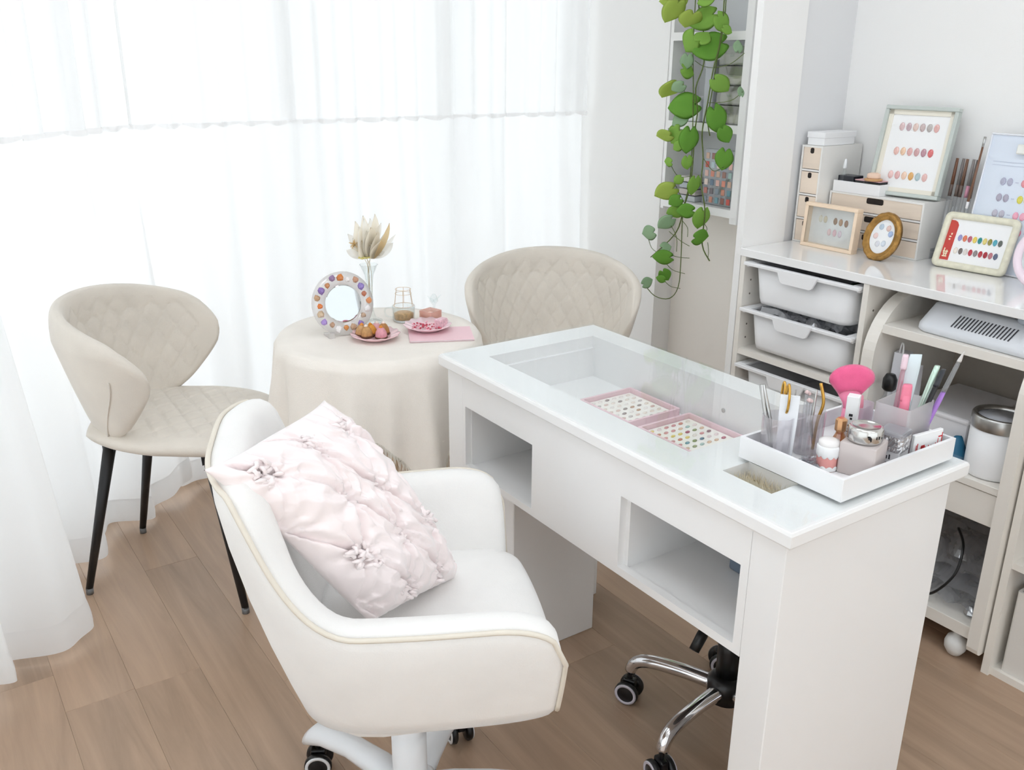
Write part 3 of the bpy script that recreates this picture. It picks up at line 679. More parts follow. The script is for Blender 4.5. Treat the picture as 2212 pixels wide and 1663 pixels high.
# fan of leaves: (screen-right offset, depth offset, height)
rr_ = Vector((cos(YAW), -sin(YAW), 0)); ff_ = Vector((sin(YAW), cos(YAW), 0))
for (a, h, wd, m) in ((-.055, .075, .022, DRY3), (-.045, .05, .02, DRY3), (-.058, .035, .018, DRY3), (-.028, .115, .024, DRY), (-.012, .125, .026, DRY), (.004, .115, .028, DRY3), (.018, .128, .024, DRY), (.034, .105, .02, DRY3), (.062, .112, .016, DRY2), (.072, .075, .010, DRY3), (.066, .055, .022, DRY3), (.045, .035, .012, DRY3), (-.035, .09, .026, DRY), (.028, .085, .024, DRY), (-.03, .03, .014, DRY3), (.0, .09, .03, DRY3), (-.02, .10, .034, DRY3), (.012, .10, .034, DRY), (-.04, .066, .03, DRY3), (.04, .07, .03, DRY), (.022, .06, .034, DRY3), (-.014, .065, .036, DRY), (.05, .088, .02, DRY3), (-.006, .122, .02, DRY3)):
    dp_ = random.uniform(-.03, .03); b = rr_*a*.25 + ff_*dp_*.3 + Vector((0, 0, .015)); blade(bq, 'dried_leaf', b, rr_*a + ff_*dp_ + Vector((0, 0, h)), wd, m, random.uniform(-.12, .12))
for k in range(9):
    p = rr_*random.uniform(-.035, .03) + ff_*random.uniform(-.02, .02) + Vector((0, 0, random.uniform(.02, .07)))
    parts = [tube([p, p + Vector((random.uniform(-1, 1), random.uniform(-1, 1), random.uniform(-.4, 1))).normalized()*.014], [.003, .0008], 5) for _ in range(14)]
    obj('dried_flower', join(*parts), DRY if k % 2 else DRY2, bq, True)
obj('hydrangea', (lambda b: b)(join(*[lathe([(.002, 0), (.006, .002), (.0025, .004)], 6, random.uniform(-.012, .012), random.uniform(-.012, .012)) for _ in range(18)])), c(214, 204, 130, .7), bq, tf=Matrix.Translation(rr_*-.008 - ff_*.018 + Vector((0, 0, .018))))
# table mirror with a gem studded frame
MC = Vector((.985*KT, 2.255*KT, TT+.0805))
vd = (Vector((0, 0, CAM_H))-MC); yawm = math.atan2(vd.y, vd.x) + .35
Mz = Matrix.Rotation(yawm, 4, 'Z') @ Matrix.Rotation(math.radians(78), 4, 'Y')     # local z looks to the front and a little up
mt = thing('table_mirror', 'round table mirror in a clear frame studded with orange and purple gems', 'mirror', matrix=Matrix.Translation(MC) @ Mz)
obj('glass', lathe([(.048, .0015), (.048, .0035), (.046, .004)], 40), MIRROR, mt)
obj('frame', loft([ring(.081, -.006, 48), ring(.082, .003, 48), ring(.049, .004, 48), ring(.047, -.006, 48), ring(.081, -.006, 48)], False, False), clear('clear_resin', (250, 248, 248), .3, .08, .45, (250, 248, 246)), mt, True)
gc = [(222, 146, 74), (206, 170, 140), (150, 122, 190), (196, 166, 140), (243, 240, 240), (226, 150, 96), (198, 120, 90), (150, 130, 200), (200, 150, 120), (244, 240, 238), (216, 130, 60), (150, 120, 160), (206, 140, 90), (140, 110, 180), (190, 150, 110), (226, 120, 40), (205, 180, 150), (170, 140, 210), (190, 150, 120), (246, 242, 242)]
for k, gcol in enumerate(gc):
    a = 2*pi*k/len(gc); r = .066 + .004*((k*7) % 3 - 1); s = .0075+.0025*((k*5) % 3)/2
    obj('gem', loft([[Vector((r*cos(a)+s*q*cos(b)*(1+.2*cos(3*b+k)), r*sin(a)+s*q*sin(b), .003+z)) for b in [2*pi*i/7 for i in range(7)]] for q, z in ((1, 0), (.85, .004), (.4, .0075))]), c(*gcol, .15, coat=.7), mt)
obj('stand', join(box(.07, .088, -.05, -.035, -.035, .012, .002), box(.07, .088, .035, .05, -.035, .012, .002)), clear('clear_resin'), mt)
# glass mug in a wire holder + candle box
MG = Vector((1.185*KT, 2.285*KT, TT))
t = thing('glass_mug', 'small clear glass mug with amber contents at the back of the round table', 'mug', MG)
obj('body', lathe([(.026, 0), (.030, .004), (.031, .04), (.0305, .042), (.0295, .04), (.0285, .005)], 24), GLASS, t, True)
obj('contents', lathe([(.027, .006), (.028, .02), (.02, .024)], 20), mat('amber_sweets', (222, 176, 120), .4, var=.35, vscale=120), t, True)
obj('handle', tube(smooth_path([tuple(rr_*-.029+Vector((0, 0, .038))), tuple(rr_*-.05+Vector((0, 0, .032))), tuple(rr_*-.048+Vector((0, 0, .014))), tuple(rr_*-.029+Vector((0, 0, .008)))], 5), .0022, 8), GLASS, t, True)
t = thing('wire_lantern', 'thin gold wire cage standing over the glass mug', 'holder', MG+Vector((0, 0, .043)))
parts = [tube([v for v in ring(.028, 0, 20)]+[ring(.028, 0, 20)[0]], .0007, 5), tube([v for v in ring(.021, .045, 20)]+[ring(.021, .045, 20)[0]], .0007, 5), tube([v for v in ring(.022, .033, 20)]+[ring(.022, .033, 20)[0]], .0006, 5)]
for k in range(6): a = k*pi/3; parts.append(tube([(.028*cos(a), .028*sin(a), 0), (.021*cos(a), .021*sin(a), .045)], .0007, 5))
obj('cage', join(*parts), mat('pale_gold_wire', (226, 206, 180), .3, metal=.6), t)
t = thing('candle_box', 'pale peach glass candle cube next to the mug', 'candle', (1.245*KT, 2.235*KT, TT), (0, 0, .3))
obj('glass_cube', cup(.045, .045, .032, .002, .004), clear('peach_glass', (252, 232, 226), .2, .05, .35, (246, 214, 204)), t)
obj('wax', box(-.019, .019, -.019, .019, .004, .022, .002, 1), c(246, 218, 206, .5), t)
t = thing('glass_figurine', 'tiny clear glass figurine standing behind the candle cube', 'figurine', (1.285*KT, 2.285*KT, TT))
obj('body', lathe([(.014, 0), (.014, .004), (.003, .010), (.003, .03), (.012, .042), (.008, .056), (.003, .062)], 12), GLASS, t, True)
obj('wing', join(tube([(0, 0, .04), (.016, -.012, .06)], [.005, .001], 6), tube([(0, 0, .04), (-.014, .012, .056)], [.005, .001], 6)), GLASS, t)

# ================================================================== SWIVEL STOOL
t = thing('swivel_stool', 'chrome five-star swivel stool pushed under the nail desk', 'stool', (1.303, 1.08, 0))
for k in range(5):
    a = math.radians(117+72*k); T = Matrix.Rotation(a, 4, 'Z')
    pts = smooth_path([(.03, 0, .118), (.10, 0, .122), (.17, 0, .118), (.205, 0, .104), (.218, 0, .078)], 4)
    leg = obj('base_leg', tube(pts, [.017-.004*i/len(pts) for i in range(len(pts))], 14), CHROME, t, True, tf=T)
    caster(leg, T @ Vector((.218, 0, 0)), a+1.2*k, mat('lilac_grey_rim', (205, 200, 210), .4))
obj('hub', lathe([(.026, .085), (.04, .092), (.042, .135), (.03, .15)], 24), BPLAS, t, True)
obj('gas_column', lathe([(.026, .14), (.026, .26), (.014, .262), (.014, .375)], 20), BPLAS, t, True)
obj('lever', tube([(0, 0, .355), (-.08, -.012, .325), (-.11, -.018, .300), (-.135, -.022, .275)], [.005, .005, .012, .011], 8), BPLAS, t, True)
obj('seat', lathe([(.05, .375), (.165, .38), (.178, .40), (.175, .43), (.15, .442)], 36), mat('grey_vinyl', (120, 122, 130), .45), t, True)

# ================================================================== WHITE TRAY AND ITS CONTENTS
TRX0, TRX1, TRY0, TRY1, TRZ = 1.115, 1.412, .745, .95, .7497
t = thing('desk_tray', 'white rectangular tray of tools on the right end of the nail desk', 'tray', ((TRX0+TRX1)/2, (TRY0+TRY1)/2, TRZ))
w_, d_ = TRX1-TRX0, TRY1-TRY0
obj('tray_body', cup(w_, d_, .037, .006, .0008, n=1), PLAST, t)
obj('floor_liner', box(-w_/2+.007, w_/2-.007, -d_/2+.007, d_/2-.007, .0060, .0062), PAPER, t)
ZT = TRZ + .0063
def put(name, label, cat, x, y, rz=0, z=None, **k): return thing(name, label, cat, (x, y, ZT if z is None else z), (0, 0, rz), **k)
# clear faceted cups
for nm, x, y, lab in (('a', 1.152, .905, 'clear faceted acrylic cup of metal tools at the tray corner'), ('b', 1.215, .893, 'clear faceted acrylic cup of plastic sticks in the tray')):
    t = put('acrylic_cup', lab, 'cup', x, y, .3, group='clear acrylic cups')
    L_ = []
    for r, z in ((.021, 0), (.024, .003), (.0255, .075), (.0235, .075), (.0215, .004)):
        L_.append([Vector((r*(1+.05*(k % 2))*cos(2*pi*k/16), r*(1+.05*(k % 2))*sin(2*pi*k/16), z)) for k in range(16)])
    obj('body', loft(L_), clear('iridescent_acrylic', (252, 251, 253), .35, .06, .14, (252, 248, 248)), t)
t = put('tweezers', 'steel tweezers leaning out of the acrylic cup, farthest left', 'tweezers', 1.146, .915, 0, ZT+.0045)
obj('arm', tube([(.003, -.006, 0), (-.004, .008, .06), (-.010, .020, .118)], [.001, .003, .0035], 6), STEEL, t, True); obj('arm', tube([(.005, -.006, 0), (.002, .004, .06), (-.007, .0185, .118)], [.001, .003, .0035], 6), STEEL, t, True)
t = put('nail_scissors', 'small scissors with gold oval handles in the acrylic cup', 'scissors', 1.160, .902, -.6, ZT+.0045)
obj('blade', tube([(0, 0, 0), (0, .002, .05), (0, .004, .075)], [.0008, .003, .002], 6), STEEL, t, True)
def oval(cx, cz, rx, rz, r): 
    p = [(0, cx+rx*cos(a), cz+rz*sin(a)) for a in [2*pi*k/20 for k in range(20)]]; return tube(p+[p[0], p[1]], r, 7, False)
obj('handle', oval(-.009, .102, .009, .024, .0022), GOLD, t, True)
obj('handle', oval(.052*.3, .100, .008, .022, .0022), GOLD, t, True)
t = put('nail_nipper', 'gold-handled cuticle nipper in the second acrylic cup', 'nipper', 1.222, .889, .5, ZT+.0045)
obj('handle', tube(smooth_path([(0, -.004, .0), (0, -.006, .05), (0, -.012, .085), (0, -.004, .118)], 5), .0028, 7), GOLD, t, True)
obj('jaw', tube([(0, -.004, .0), (0, .004, .05), (0, .001, .105)], [.001, .0035, .0015], 6), STEEL, t, True)
t = put('file_pack', 'white packet of nail files standing in the acrylic cup', 'packet', 1.158, .892, -.9, ZT+.0045)
obj('packet', loft([rrect(.026, .006, .002, 0), rrect(.030, .009, .002, .06), rrect(.031, .004, .0015, .108)]), mat('milky_wrap', (240, 242, 246), .3), t)
t = put('metal_file', 'flat grey metal file beside the white packet', 'file', 1.178, .898, .5, ZT+.0045)
obj('blade', loft([rrect(.006, .002, .0008, 0), rrect(.0075, .002, .0008, .1), rrect(.003, .0015, .0005, .112)]), STEEL, t)
for k, (dx, dy, h) in enumerate(((-.006, .006, .098), (.007, .004, .094), (.002, -.008, .086), (-.008, -.006, .090))):
    t = put('plastic_stick', ('tallest', 'second tallest', 'shortest', 'third tallest')[k] + ' clear plastic stick in the second acrylic cup', 'stick', 1.212+dx*.8, .894+dy*.8, k, ZT+.0045, group='clear sticks in the acrylic cup')
    obj('shaft', tube([(0, 0, 0), (.004, .002, h)], [.0025, .003], 8), ACRYL, t, True); obj('bead', lathe([(.001, 0), (.0045, .004), (.001, .008)], 10), c(236, 208, 206, .2), t, True, tf=Matrix.Translation((.004, .002, h-.002)))
t = put('heap_of_clips', 'heap of tiny clear nail clips lying in the tray', 'clips', 1.165, .85)
o = obj('clips', join(*[tube([(random.uniform(-.03, .03), random.uniform(-.025, .02), random.uniform(.002, .014)) for _ in range(2)], .0016, 5) for _ in range(60)]), ACRYL, t); o['kind'] = 'stuff'
# pink fan brush
t = put('fan_brush', 'hot pink fan-shaped dust brush standing in the tray', 'brush', 1.284, .874, 0)
vx = Vector((cos(YAW), -sin(YAW), 0))
fanc = Vector((.0, .0, .095))
V0 = []
def fan(u, v):
    a = (u-.5)*1.42; r = .028 + (.042+.006*cos(pi*(u-.5)))*v - .012*v*abs(2*u-1)**6
    return Vector((0, 0, .072)) + vx*(.004+r*sin(a)*1.0) + Vector((0, 0, r*cos(a)))
obj('bristles', sheet(fan, 22, 10, lambda u, v: .0075*sqrt(max(0, 1-(2*u-1)**4))*max(.1, min(1, 4*(1-v)))), mat('hot_pink_bristle', (255, 104, 154), .8, sheen=.6, bump=.7, bscale=900, var=.12, vscale=40), t, True)
obj('ferrule', loft([[Vector((0, 0, z)) + vx*(.003+w2*cos(2*pi*k/14)) + Vector((-vx.y, vx.x, 0))*(.005*sin(2*pi*k/14)) for k in range(14)] for z, w2 in ((.066, .006), (.08, .010), (.102, .024))]), mat('light_pink_bristle', (255, 150, 184), .7), t, True)
obj('handle', tube([(-.004, .002, 0), (0, 0, .07)], [.0055, .0052], 12), mat('pink_clear_handle', (240, 140, 172), .2, coat=.5), t, True)
# white tube box with print
t = put('white_slim_box', 'slim white carton with black print standing behind the silver-lidded jar', 'carton', 1.262, .846, .45)
obj('carton', box(-.0095, .0095, -.0095, .0095, 0, .106, .0008, 1), PAPER, t)
obj('print', join(disc_quads([(0, .074, 1, 1), (.001, .068, .6, .8), (0, .056, 1.5, .3), (.001, .050, 1.3, .25), (0, .045, 1.4, .25), (0, .037, .5, 1.2)],   .0098, .006, .0045)), c(40, 40, 44, .5), t, tf=Matrix(((0, 0, -1, 0), (-1, 0, 0, 0), (0, 1, 0, 0), (0, 0, 0, 1))))
# pink lace jar
t = put('pink_jar', 'small pink jar with white lace-trimmed lid in the tray', 'jar', 1.187, .829)
obj('body', lathe([(.0155, 0), (.0165, .003), (.0165, .036), (.015, .038)], 24), mat('coral_pink', (238, 164, 158), .35), t, True)
def scal(r, z, w2, ph=0): return [Vector((r*cos(a), r*sin(a), z + w2*abs(sin(5*a+ph)))) for a in [2*pi*k/60 for k in range(60)]]
obj('lace_band', loft([scal(.0168, .026, -.004), scal(.0182, .028, -.003), scal(.0182, .04, 0), scal(.016, .043, 0)], False), PAPER, t, True)
obj('lace_foot', loft([scal(.0168, .001, 0), scal(.0176, .006, .003), scal(.0168, .0065, .003)], False, False), PAPER, t, True)
obj('lid', lathe([(.0162, .042), (.0168, .044), (.016, .05), (.009, .053)], 24), mat('pearl_white', (244, 240, 238), .25), t, True)
# taupe jar with silver lid
t = put('square_jar', 'taupe frosted square jar with a domed silver lid in the tray', 'jar', 1.225, .792, .28)
t.scale = (1.12, 1.12, 1.12)
obj('body', loft([rrect(.050, .050, .003, 0), rrect(.052, .052, .0035, .002), rrect(.052, .052, .0035, .046), rrect(.049, .049, .0035, .048)]), mat('taupe_glass', (203, 192, 189), .3, coat=.3), t, True)
obj('lid', lathe([(.0215, .048), (.0235, .050), (.0245, .053), (.0245, .066), (.0232, .070), (.020, .072), (.019, .0705), (.008, .0695)], 36), mat('polished_steel', (214, 213, 210), .2, metal=1), t, True)
obj('lid_marks', disc_quads([(-.012, .0615, 1.3, 1), (-.0095, .059, .6, 1.6), (.0, .0605, .4, 1.2), (.004, .0605, .4, 1.4), (.008, .0605, .4, 1)], .0247, .004, .0035), c(24, 24, 26, .4), t, tf=Matrix.Rotation(-2.15, 4, 'Z') @ Matrix(((0, 0, 1, 0), (1, 0, 0, 0), (0, 1, 0, 0), (0, 0, 0, 1))))  # small dark marks on the side of the lid
# amber bottle
t = put('amber_bottle', 'small faceted amber bottle behind the pink jar', 'bottle', 1.225, .838)
obj('body', lathe([(.010, 0), (.012, .003), (.012, .04), (.007, .05), (.006, .056)], 8), clear('amber_glass', (244, 200, 150), .5, .05, .35, (226, 160, 90)), t)
obj('cap', lathe([(.009, .055), (.0095, .058), (.0095, .074), (.006, .077)], 8), mat('rose_gold', (226, 176, 130), .25, metal=.7), t)
# wrapped gem carton
t = put('foil_box', 'clear and silver foil gift box with a white label in the tray', 'box', 1.292, .783, .2)
obj('body', box(-.019, .019, -.019, .019, 0, .03, .001, 1), mat('white_card', (240, 240, 242), .5), t)
V, F = grid(lambda u, v: Vector(((.021+.002*noise.noise(Vector((u*40, v*9, 2))))*cos(2*pi*u)*1.25*min(1, 1/max(abs(cos(2*pi*u)), abs(sin(2*pi*u)))*.8), (.021+.002*noise.noise(Vector((u*40, v*9, 5))))*sin(2*pi*u)*1.25*min(1, 1/max(abs(cos(2*pi*u)), abs(sin(2*pi*u)))*.8), .029+.026*v)), 60, 8, True)
obj('crumpled_foil', (V, F), mat('silver_foil', (205, 205, 208), .18, metal=.9, bump=1, bscale=160), t)
obj('wrap', box(-.0205, .0205, -.0205, .0205, .05, .062, .003), clear('wrap_film', (240, 242, 246), .5, .08, .45), t)
obj('label_print', disc_quads([(-.002, .018, 1, 1), (.004, .019, .5, 1.4), (-.001, .008, 2, .45)], .0193, .005, .006), c(50, 50, 56, .5), t, tf=Matrix(((0, 0, -1, 0), (-1, 0, 0, 0), (0, 1, 0, 0), (0, 0, 0, 1))))
# red / white packet
t = put('red_print_packet', 'white packet with red print standing at the right end of the tray', 'packet', 1.358, .765, -.1)
obj('packet', box(-.035, .035, -.0035, .0035, 0, .048, .0012, 1), PAPER, t)
obj('red_print', join(disc_quads([(.033, .026, .5, 6.5), (.028, .036, 2, .5), (-.012, .024, 2.0, 1.3), (-.015, .021, 1, 2), (-.008, .022, 1.4, .8), (-.026, .02, .5, 5), (-.029, .02, .4, 4), (.002, .02, .5, 2), (.008, .02, .6, 1.6), (.014, .019, .5, 1.8), (.019, .022, .5, 1.6), (.024, .027, .4, 2.5)], .0037, .0045, .005)), c(205, 46, 50, .5), t, tf=Matrix(((1, 0, 0, 0), (0, 0, -1, 0), (0, 1, 0, 0), (0, 0, 0, 1))))
# frosted pen stand and pens
PX, PY = 1.355, .812
t = put('pen_stand', 'frosted plastic pen stand full of brushes in the tray', 'pen stand', PX, PY, .12)
obj('box', cup(.085, .062, .088, .0022, .005), FROST, t, True)
t = put('lilac_cup', 'low frosted lilac cup behind the foil box in the tray', 'cup', 1.352, .897, .2)
obj('body', cup(.05, .042, .058, .002, .008), clear('lilac_frost', (252, 247, 252), .05, .3, .5, (250, 238, 248)), t, True)
t = put('pink_sponge', 'pink puff sticking out of the lilac cup', 'sponge', 1.347, .897, .3, ZT+.0025)
obj('puff', loft([rrect(.026, .014, .006, 0), rrect(.032, .02, .008, .05), rrect(.03, .016, .007, .068)]), c(255, 164, 184, .7), t, True)
ZP = ZT + .003
def pen(name, label, dx, dy, lean, segs):
    """segs: list of (name, z0, z1, r0, r1, material); lean = (x,y) offset at the tip per metre"""
    t = put(name, label, 'brush' if 'brush' in name else 'pen', PX+dx, PY+dy, 0, ZP)
    for s in segs:
        nm, z0, z1, ra, rb, m = s[:6]; fl = s[6] if len(s) > 6 else 1
        L_ = []
        for z, r in ((z0, ra), (z0+(z1-z0)*.15, (ra*2+rb)/3 if False else ra), (z0+(z1-z0)*.85, rb), (z1, rb*.85)):
            L_.append([Vector((lean[0]*z, lean[1]*z, z)) + vx*(r*cos(2*pi*k/12)) + Vector((-vx.y, vx.x, 0))*(r*fl*sin(2*pi*k/12)) for k in range(12)])
        obj(nm, loft(L_), m, t, True)
PKB = mat('bubblegum_pink', (243, 134, 160), .35); 
pen('silicone_brush', 'bubblegum pink silicone brush in the frosted pen stand', -.022, -.012, (.10, .05), [('handle', .0, .10, .008, .008, PKB), ('knob', .09, .118, .009, .0085, PKB, .6)])
pen('nail_brush', 'clear pink-tipped liner brush rising behind the pink silicone brush', -.016, .008, (.06, .0), [('barrel', 0, .145, .0042, .0042, clear('pink_barrel', (244, 214, 222), .4, .06, .3, (240, 200, 212))), ('cap', .14, .165, .0052, .005, c(240, 214, 224, .25))])
pen('file_paddle', 'pale blue-white paddle file in the frosted pen stand', .002, .008, (.10, -.02), [('paddle', 0, .162, .012, .012, c(222, 234, 238, .4), .18)])
pen('liner_pen', 'black pen leaning right in the frosted pen stand', -.004, -.018, (.42, -.06), [('barrel', 0, .125, .0042, .0042, BPLAS), ('cap', .11, .138, .0048, .0044, c(44, 46, 52, .3))])
pen('mint_pen', 'mint green metallic pen in the frosted pen stand', .020, -.002, (.22, -.10), [('barrel', 0, .142, .005, .0052, mat('mint_metal', (206, 232, 216), .2, metal=.4))])
pen('fine_brush', 'clear brush with a purple grip at the right of the pen stand', .026, -.016, (.34, -.14), [('grip', .0, .098, .0045, .0045, c(176, 128, 214, .3)), ('barrel', .098, .15, .0042, .0038, ACRYL), ('tip', .15, .168, .0036, .0012, c(214, 210, 206, .3))])

# ================================================================== STORAGE CABINET
CX0, CX1, CZ = 1.974, 2.366, .882
cab = thing('storage_cabinet', 'long white open storage cabinet against the right wall', 'cabinet', (2.17, 1.2, 0))
def cp(name, b, m=WHITEM, **k): return obj(name, b, m, cab, world=True, **k)
YE = .38
cp('top_board', box(CX0-.004, CX1, YE, 1.744, CZ-.022, CZ, .0015, 1), TOPGL)
for y0, y1 in ((1.726, 1.742), (1.325, 1.341), (.862, .88), (YE, YE+.018)): cp('side_panel', box(CX0, CX1, y0, y1, 0, CZ-.022), CREAM)
cp('back_board', box(CX1-.006, CX1-.001, YE+.018, 1.726, .02, CZ-.022), mat('taupe_board', (196, 188, 178), .7))  # back board in a darker taupe than the side panels
cp('shelf', box(CX0+.004, CX1-.006, 1.341, 1.726, .575, .592), CREAM); cp('shelf', box(CX0+.004, CX1-.006, 1.341, 1.726, .29, .306), CREAM)
cp('shelf', box(CX0+.004, CX1-.006, YE+.018, .862, .29, .306), CREAM)
cp('shelf', box(CX0+.004, CX1-.006, YE+.018, .862, .62, .636), CREAM)
cp('plinth', box(CX0+.01, CX1-.006, YE+.018, .862, 0, .018), CREAM); cp('plinth', box(CX0+.01, CX1-.006, 1.341, 1.726, 0, .018), CREAM)
dk = c(120, 112, 104, .7)
for y, sgn in ((1.726, -1), (1.325, -1)):
    for z in (.79, .75, .70, .66, .62):
        for x in (CX0+.03,):
            cp('shelf_pin_hole', lathe([(.0028, 0), (.0028, .0006)], 10), dk, tf=Matrix.Translation((x, y, z)) @ Matrix.Rotation(pi/2, 4, 'X'))
def bin_(label, z, x0=1.962, tilt=0):
    t = thing('storage_bin', label, 'bin', (x0+.19, 1.533, z), group='white plastic bins in the cabinet')
    def lp(w2, d2, zz, r): return rrect(w2, d2, r, zz, n=5)
    D_, W_ = .36, .335
    obj('tub', loft([lp(D_*.92, W_*.90, 0, .03), lp(D_*.94, W_*.93, .012, .035), lp(D_*.97, W_*.99, .105, .03), lp(D_*.965, W_*.98, .105, .028), lp(D_*.93, W_*.92, .014, .03), lp(D_*.9, W_*.88, .004, .025)]), PLAST, t, True)
    obj('rim', join(box(-D_/2-.012, -D_/2+.004, -.187, .187, .103, .113, .002), box(D_/2-.012, D_/2, -.187, .187, .103, .113, .002), box(-D_/2+.0045, D_/2-.0125, -.187, -.160, .1055, .1128, .001, 1), box(-D_/2+.0045, D_/2-.0125, .160, .187, .1055, .1128, .001, 1)), PLAST, t)
    poly = [(-.066, .112), (.066, .112), (.060, .098), (.052, .082), (.044, .078), (-.044, .078), (-.052, .082), (-.060, .098)]
    V, F = prism(poly, 0, .006)
    obj('handle', ([Vector((-D_/2-.016+v.z, v.x, v.y)) for v in V], F), PLAST, t)
    obj('runner', join(box(-D_/2, D_/2, -.1845, -.176, .098, .105), box(-D_/2, D_/2, .176, .1845, .098, .105)), PLAST, t)
    for s in (-1, 1): pass
    return t
bin_('white plastic bin with handle, topmost in the cabinet', .736); bin_('white plastic bin with handle, second from the cabinet top', .604); bin_('white plastic bin with handle, lowest visible, under the wooden shelf', .438)
t = thing('green_pouch', 'dark green and black pouch sticking out of the topmost bin', 'pouch', (2.01, 1.42, .757), (0, 0, 0))
obj('cloth', (lambda b: b)(grid(lambda u, v: Vector((.06*v+.01*sin(9*u), -.085+.20*u, .075 + .02*sin(5*u+v*2)*sin(pi*v) - .03*(2*v-1)**2)), 24, 8)), c(44, 70, 46, .7), t, True)
obj('strap', tube([(.0, -.075, .075), (.02, -.06, .095), (.03, -.03, .078)], .011, 8), c(24, 26, 28, .6), t, True)
t = thing('plastic_sleeve', 'crumpled clear plastic sleeves in the second bin', 'plastic', (2.02, 1.55, .64))
obj('film', grid(lambda u, v: Vector((.10*v-.03, -.14+.26*u, .07+.022*noise.noise(Vector((u*7, v*5, 0)))+.01*sin(6*v))), 30, 14), BAG, t)
# rack bar for lower bins (front lip of the wooden shelf) is part of the shelf

# --- things standing on the cabinet
ZK = CZ + .0004
def drawers(name, label, x0, x1, y0, y1, h, rows, hole):
    t = thing(name, label, 'drawers', (x0, (y0+y1)/2, ZK)); w2 = (y1-y0)/2; D_ = x1-x0
    obj('carcass', join(box(0, D_, -w2, -w2+.005, 0, h), box(0, D_, w2-.005, w2, 0, h), box(0, D_, -w2+.0051, w2-.0051, h-.005, h-.0001), box(0, D_, -w2+.0051, w2-.0051, .0001, .004), box(D_-.005, D_-.0001, -w2+.0051, w2-.0051, .0041, h-.0051), *[box(.001, D_-.0051, -w2+.0051, w2-.0051, h*k/rows-.0025, h*k/rows+.0025) for k in range(1, rows)]), WHITEM, t)
    for k in range(rows):
        z0, z1 = h*k/rows+.004, h*(k+1)/rows-.0045
        d = obj('drawer', box(.0015, .012, -w2+.006, w2-.006, z0, z1, .0005, 1), BIRCH, t)
        obj('finger_notch', loft([rrect(hole*2, .013*2, .006, 0, n=3), rrect(hole*2, .013*2, .006, .0006, n=3)]), c(38, 30, 26, .8), d, tf=Matrix.Translation((.0012, 0, z1-.0095)) @ Matrix(((0, 0, -1, 0), (1, 0, 0, 0), (0, .6, 0, 0), (0, 0, 0, 1))))
    return t
drawers('mini_drawers', 'tall narrow birch-fronted mini drawers by the white end panel', 2.185, 2.362, 1.672, 1.742, .272, 4, .006)
drawers('mini_drawers', 'wide birch-fronted mini drawer chest under the grey picture frame', 2.232, 2.362, 1.372, 1.666, .150, 3, .026)
ZB = ZK + .1504
t = thing('white_lid_box', 'small white lidded box on top of the tall mini drawers', 'box', (2.255, 1.706, ZK+.2724))
obj('base', box(-.06, .075, -.028, .028, 0, .026, .001, 1), PLAST, t); obj('lid', box(-.062, .077, -.030, .030, .020, .036, .001, 1), PLAST, t)
t = thing('accessory_tray', 'small white tray of cosmetics on the wide mini drawers', 'tray', (2.268, 1.585, ZB))
obj('dish', cup(.072, .150, .030, .0035, .003), PLAST, t)
ZTR = ZB+.0038
t = thing('glass_dropper', 'tiny clear dropper bottle in the accessory tray', 'bottle', (2.25, 1.64, ZTR)); obj('body', lathe([(.011, 0), (.012, .003), (.012, .038), (.005, .046), (.004, .06)], 16), GLASS, t, True); obj('bulb', lathe([(.005, .058), (.006, .062), (.003, .082), (.002, .084)], 12), c(236, 238, 240, .3), t, True)
t = thing('black_palette', 'black square palettes lying in the accessory tray', 'palette', (2.262, 1.612, ZTR))
obj('case', box(-.022, .022, -.012, .040, 0, .040, .002), c(38, 40, 48, .35), t); obj('print', disc_quads([(.0, .02, 1, 1)], .0223, .012, .012), c(190, 200, 214, .5), t, tf=Matrix(((0, 0, -1, 0), (1, 0, 0, .026), (0, 1, 0, 0), (0, 0, 0, 1))))
t = thing('black_compact', 'black compact case lying in the accessory tray', 'compact', (2.262, 1.545, ZTR)); obj('case', box(-.024, .024, -.028, .05, 0, .032, .002), c(28, 28, 32, .35), t); obj('pink_rim', box(-.0235, .0235, -.0275, .0495, .032, .034), c(222, 176, 180, .4), t)
t = thing('powder_puff', 'peach powder puff on a round wooden lid in the accessory tray', 'puff', (2.247, 1.543, ZTR+.0345)); obj('lid', lathe([(.022, 0), (.024, .002), (.024, .005), (.022, .006)], 28), c(206, 160, 110, .45), t, True); obj('puff', lathe([(.016, .006), (.018, .010), (.017, .018), (.011, .021)], 24), c(240, 208, 186, .8), t, True)
t = thing('black_box', 'glossy black box at the back of the wide mini drawers', 'box', (2.335, 1.555, ZB)); obj('body', box(-.022, .022, -.03, .03, 0, .088, .003), c(22, 23, 28, .25), t); obj('lid', box(-.023, .023, -.031, .031, .074, .092, .003), c(30, 31, 36, .25), t)
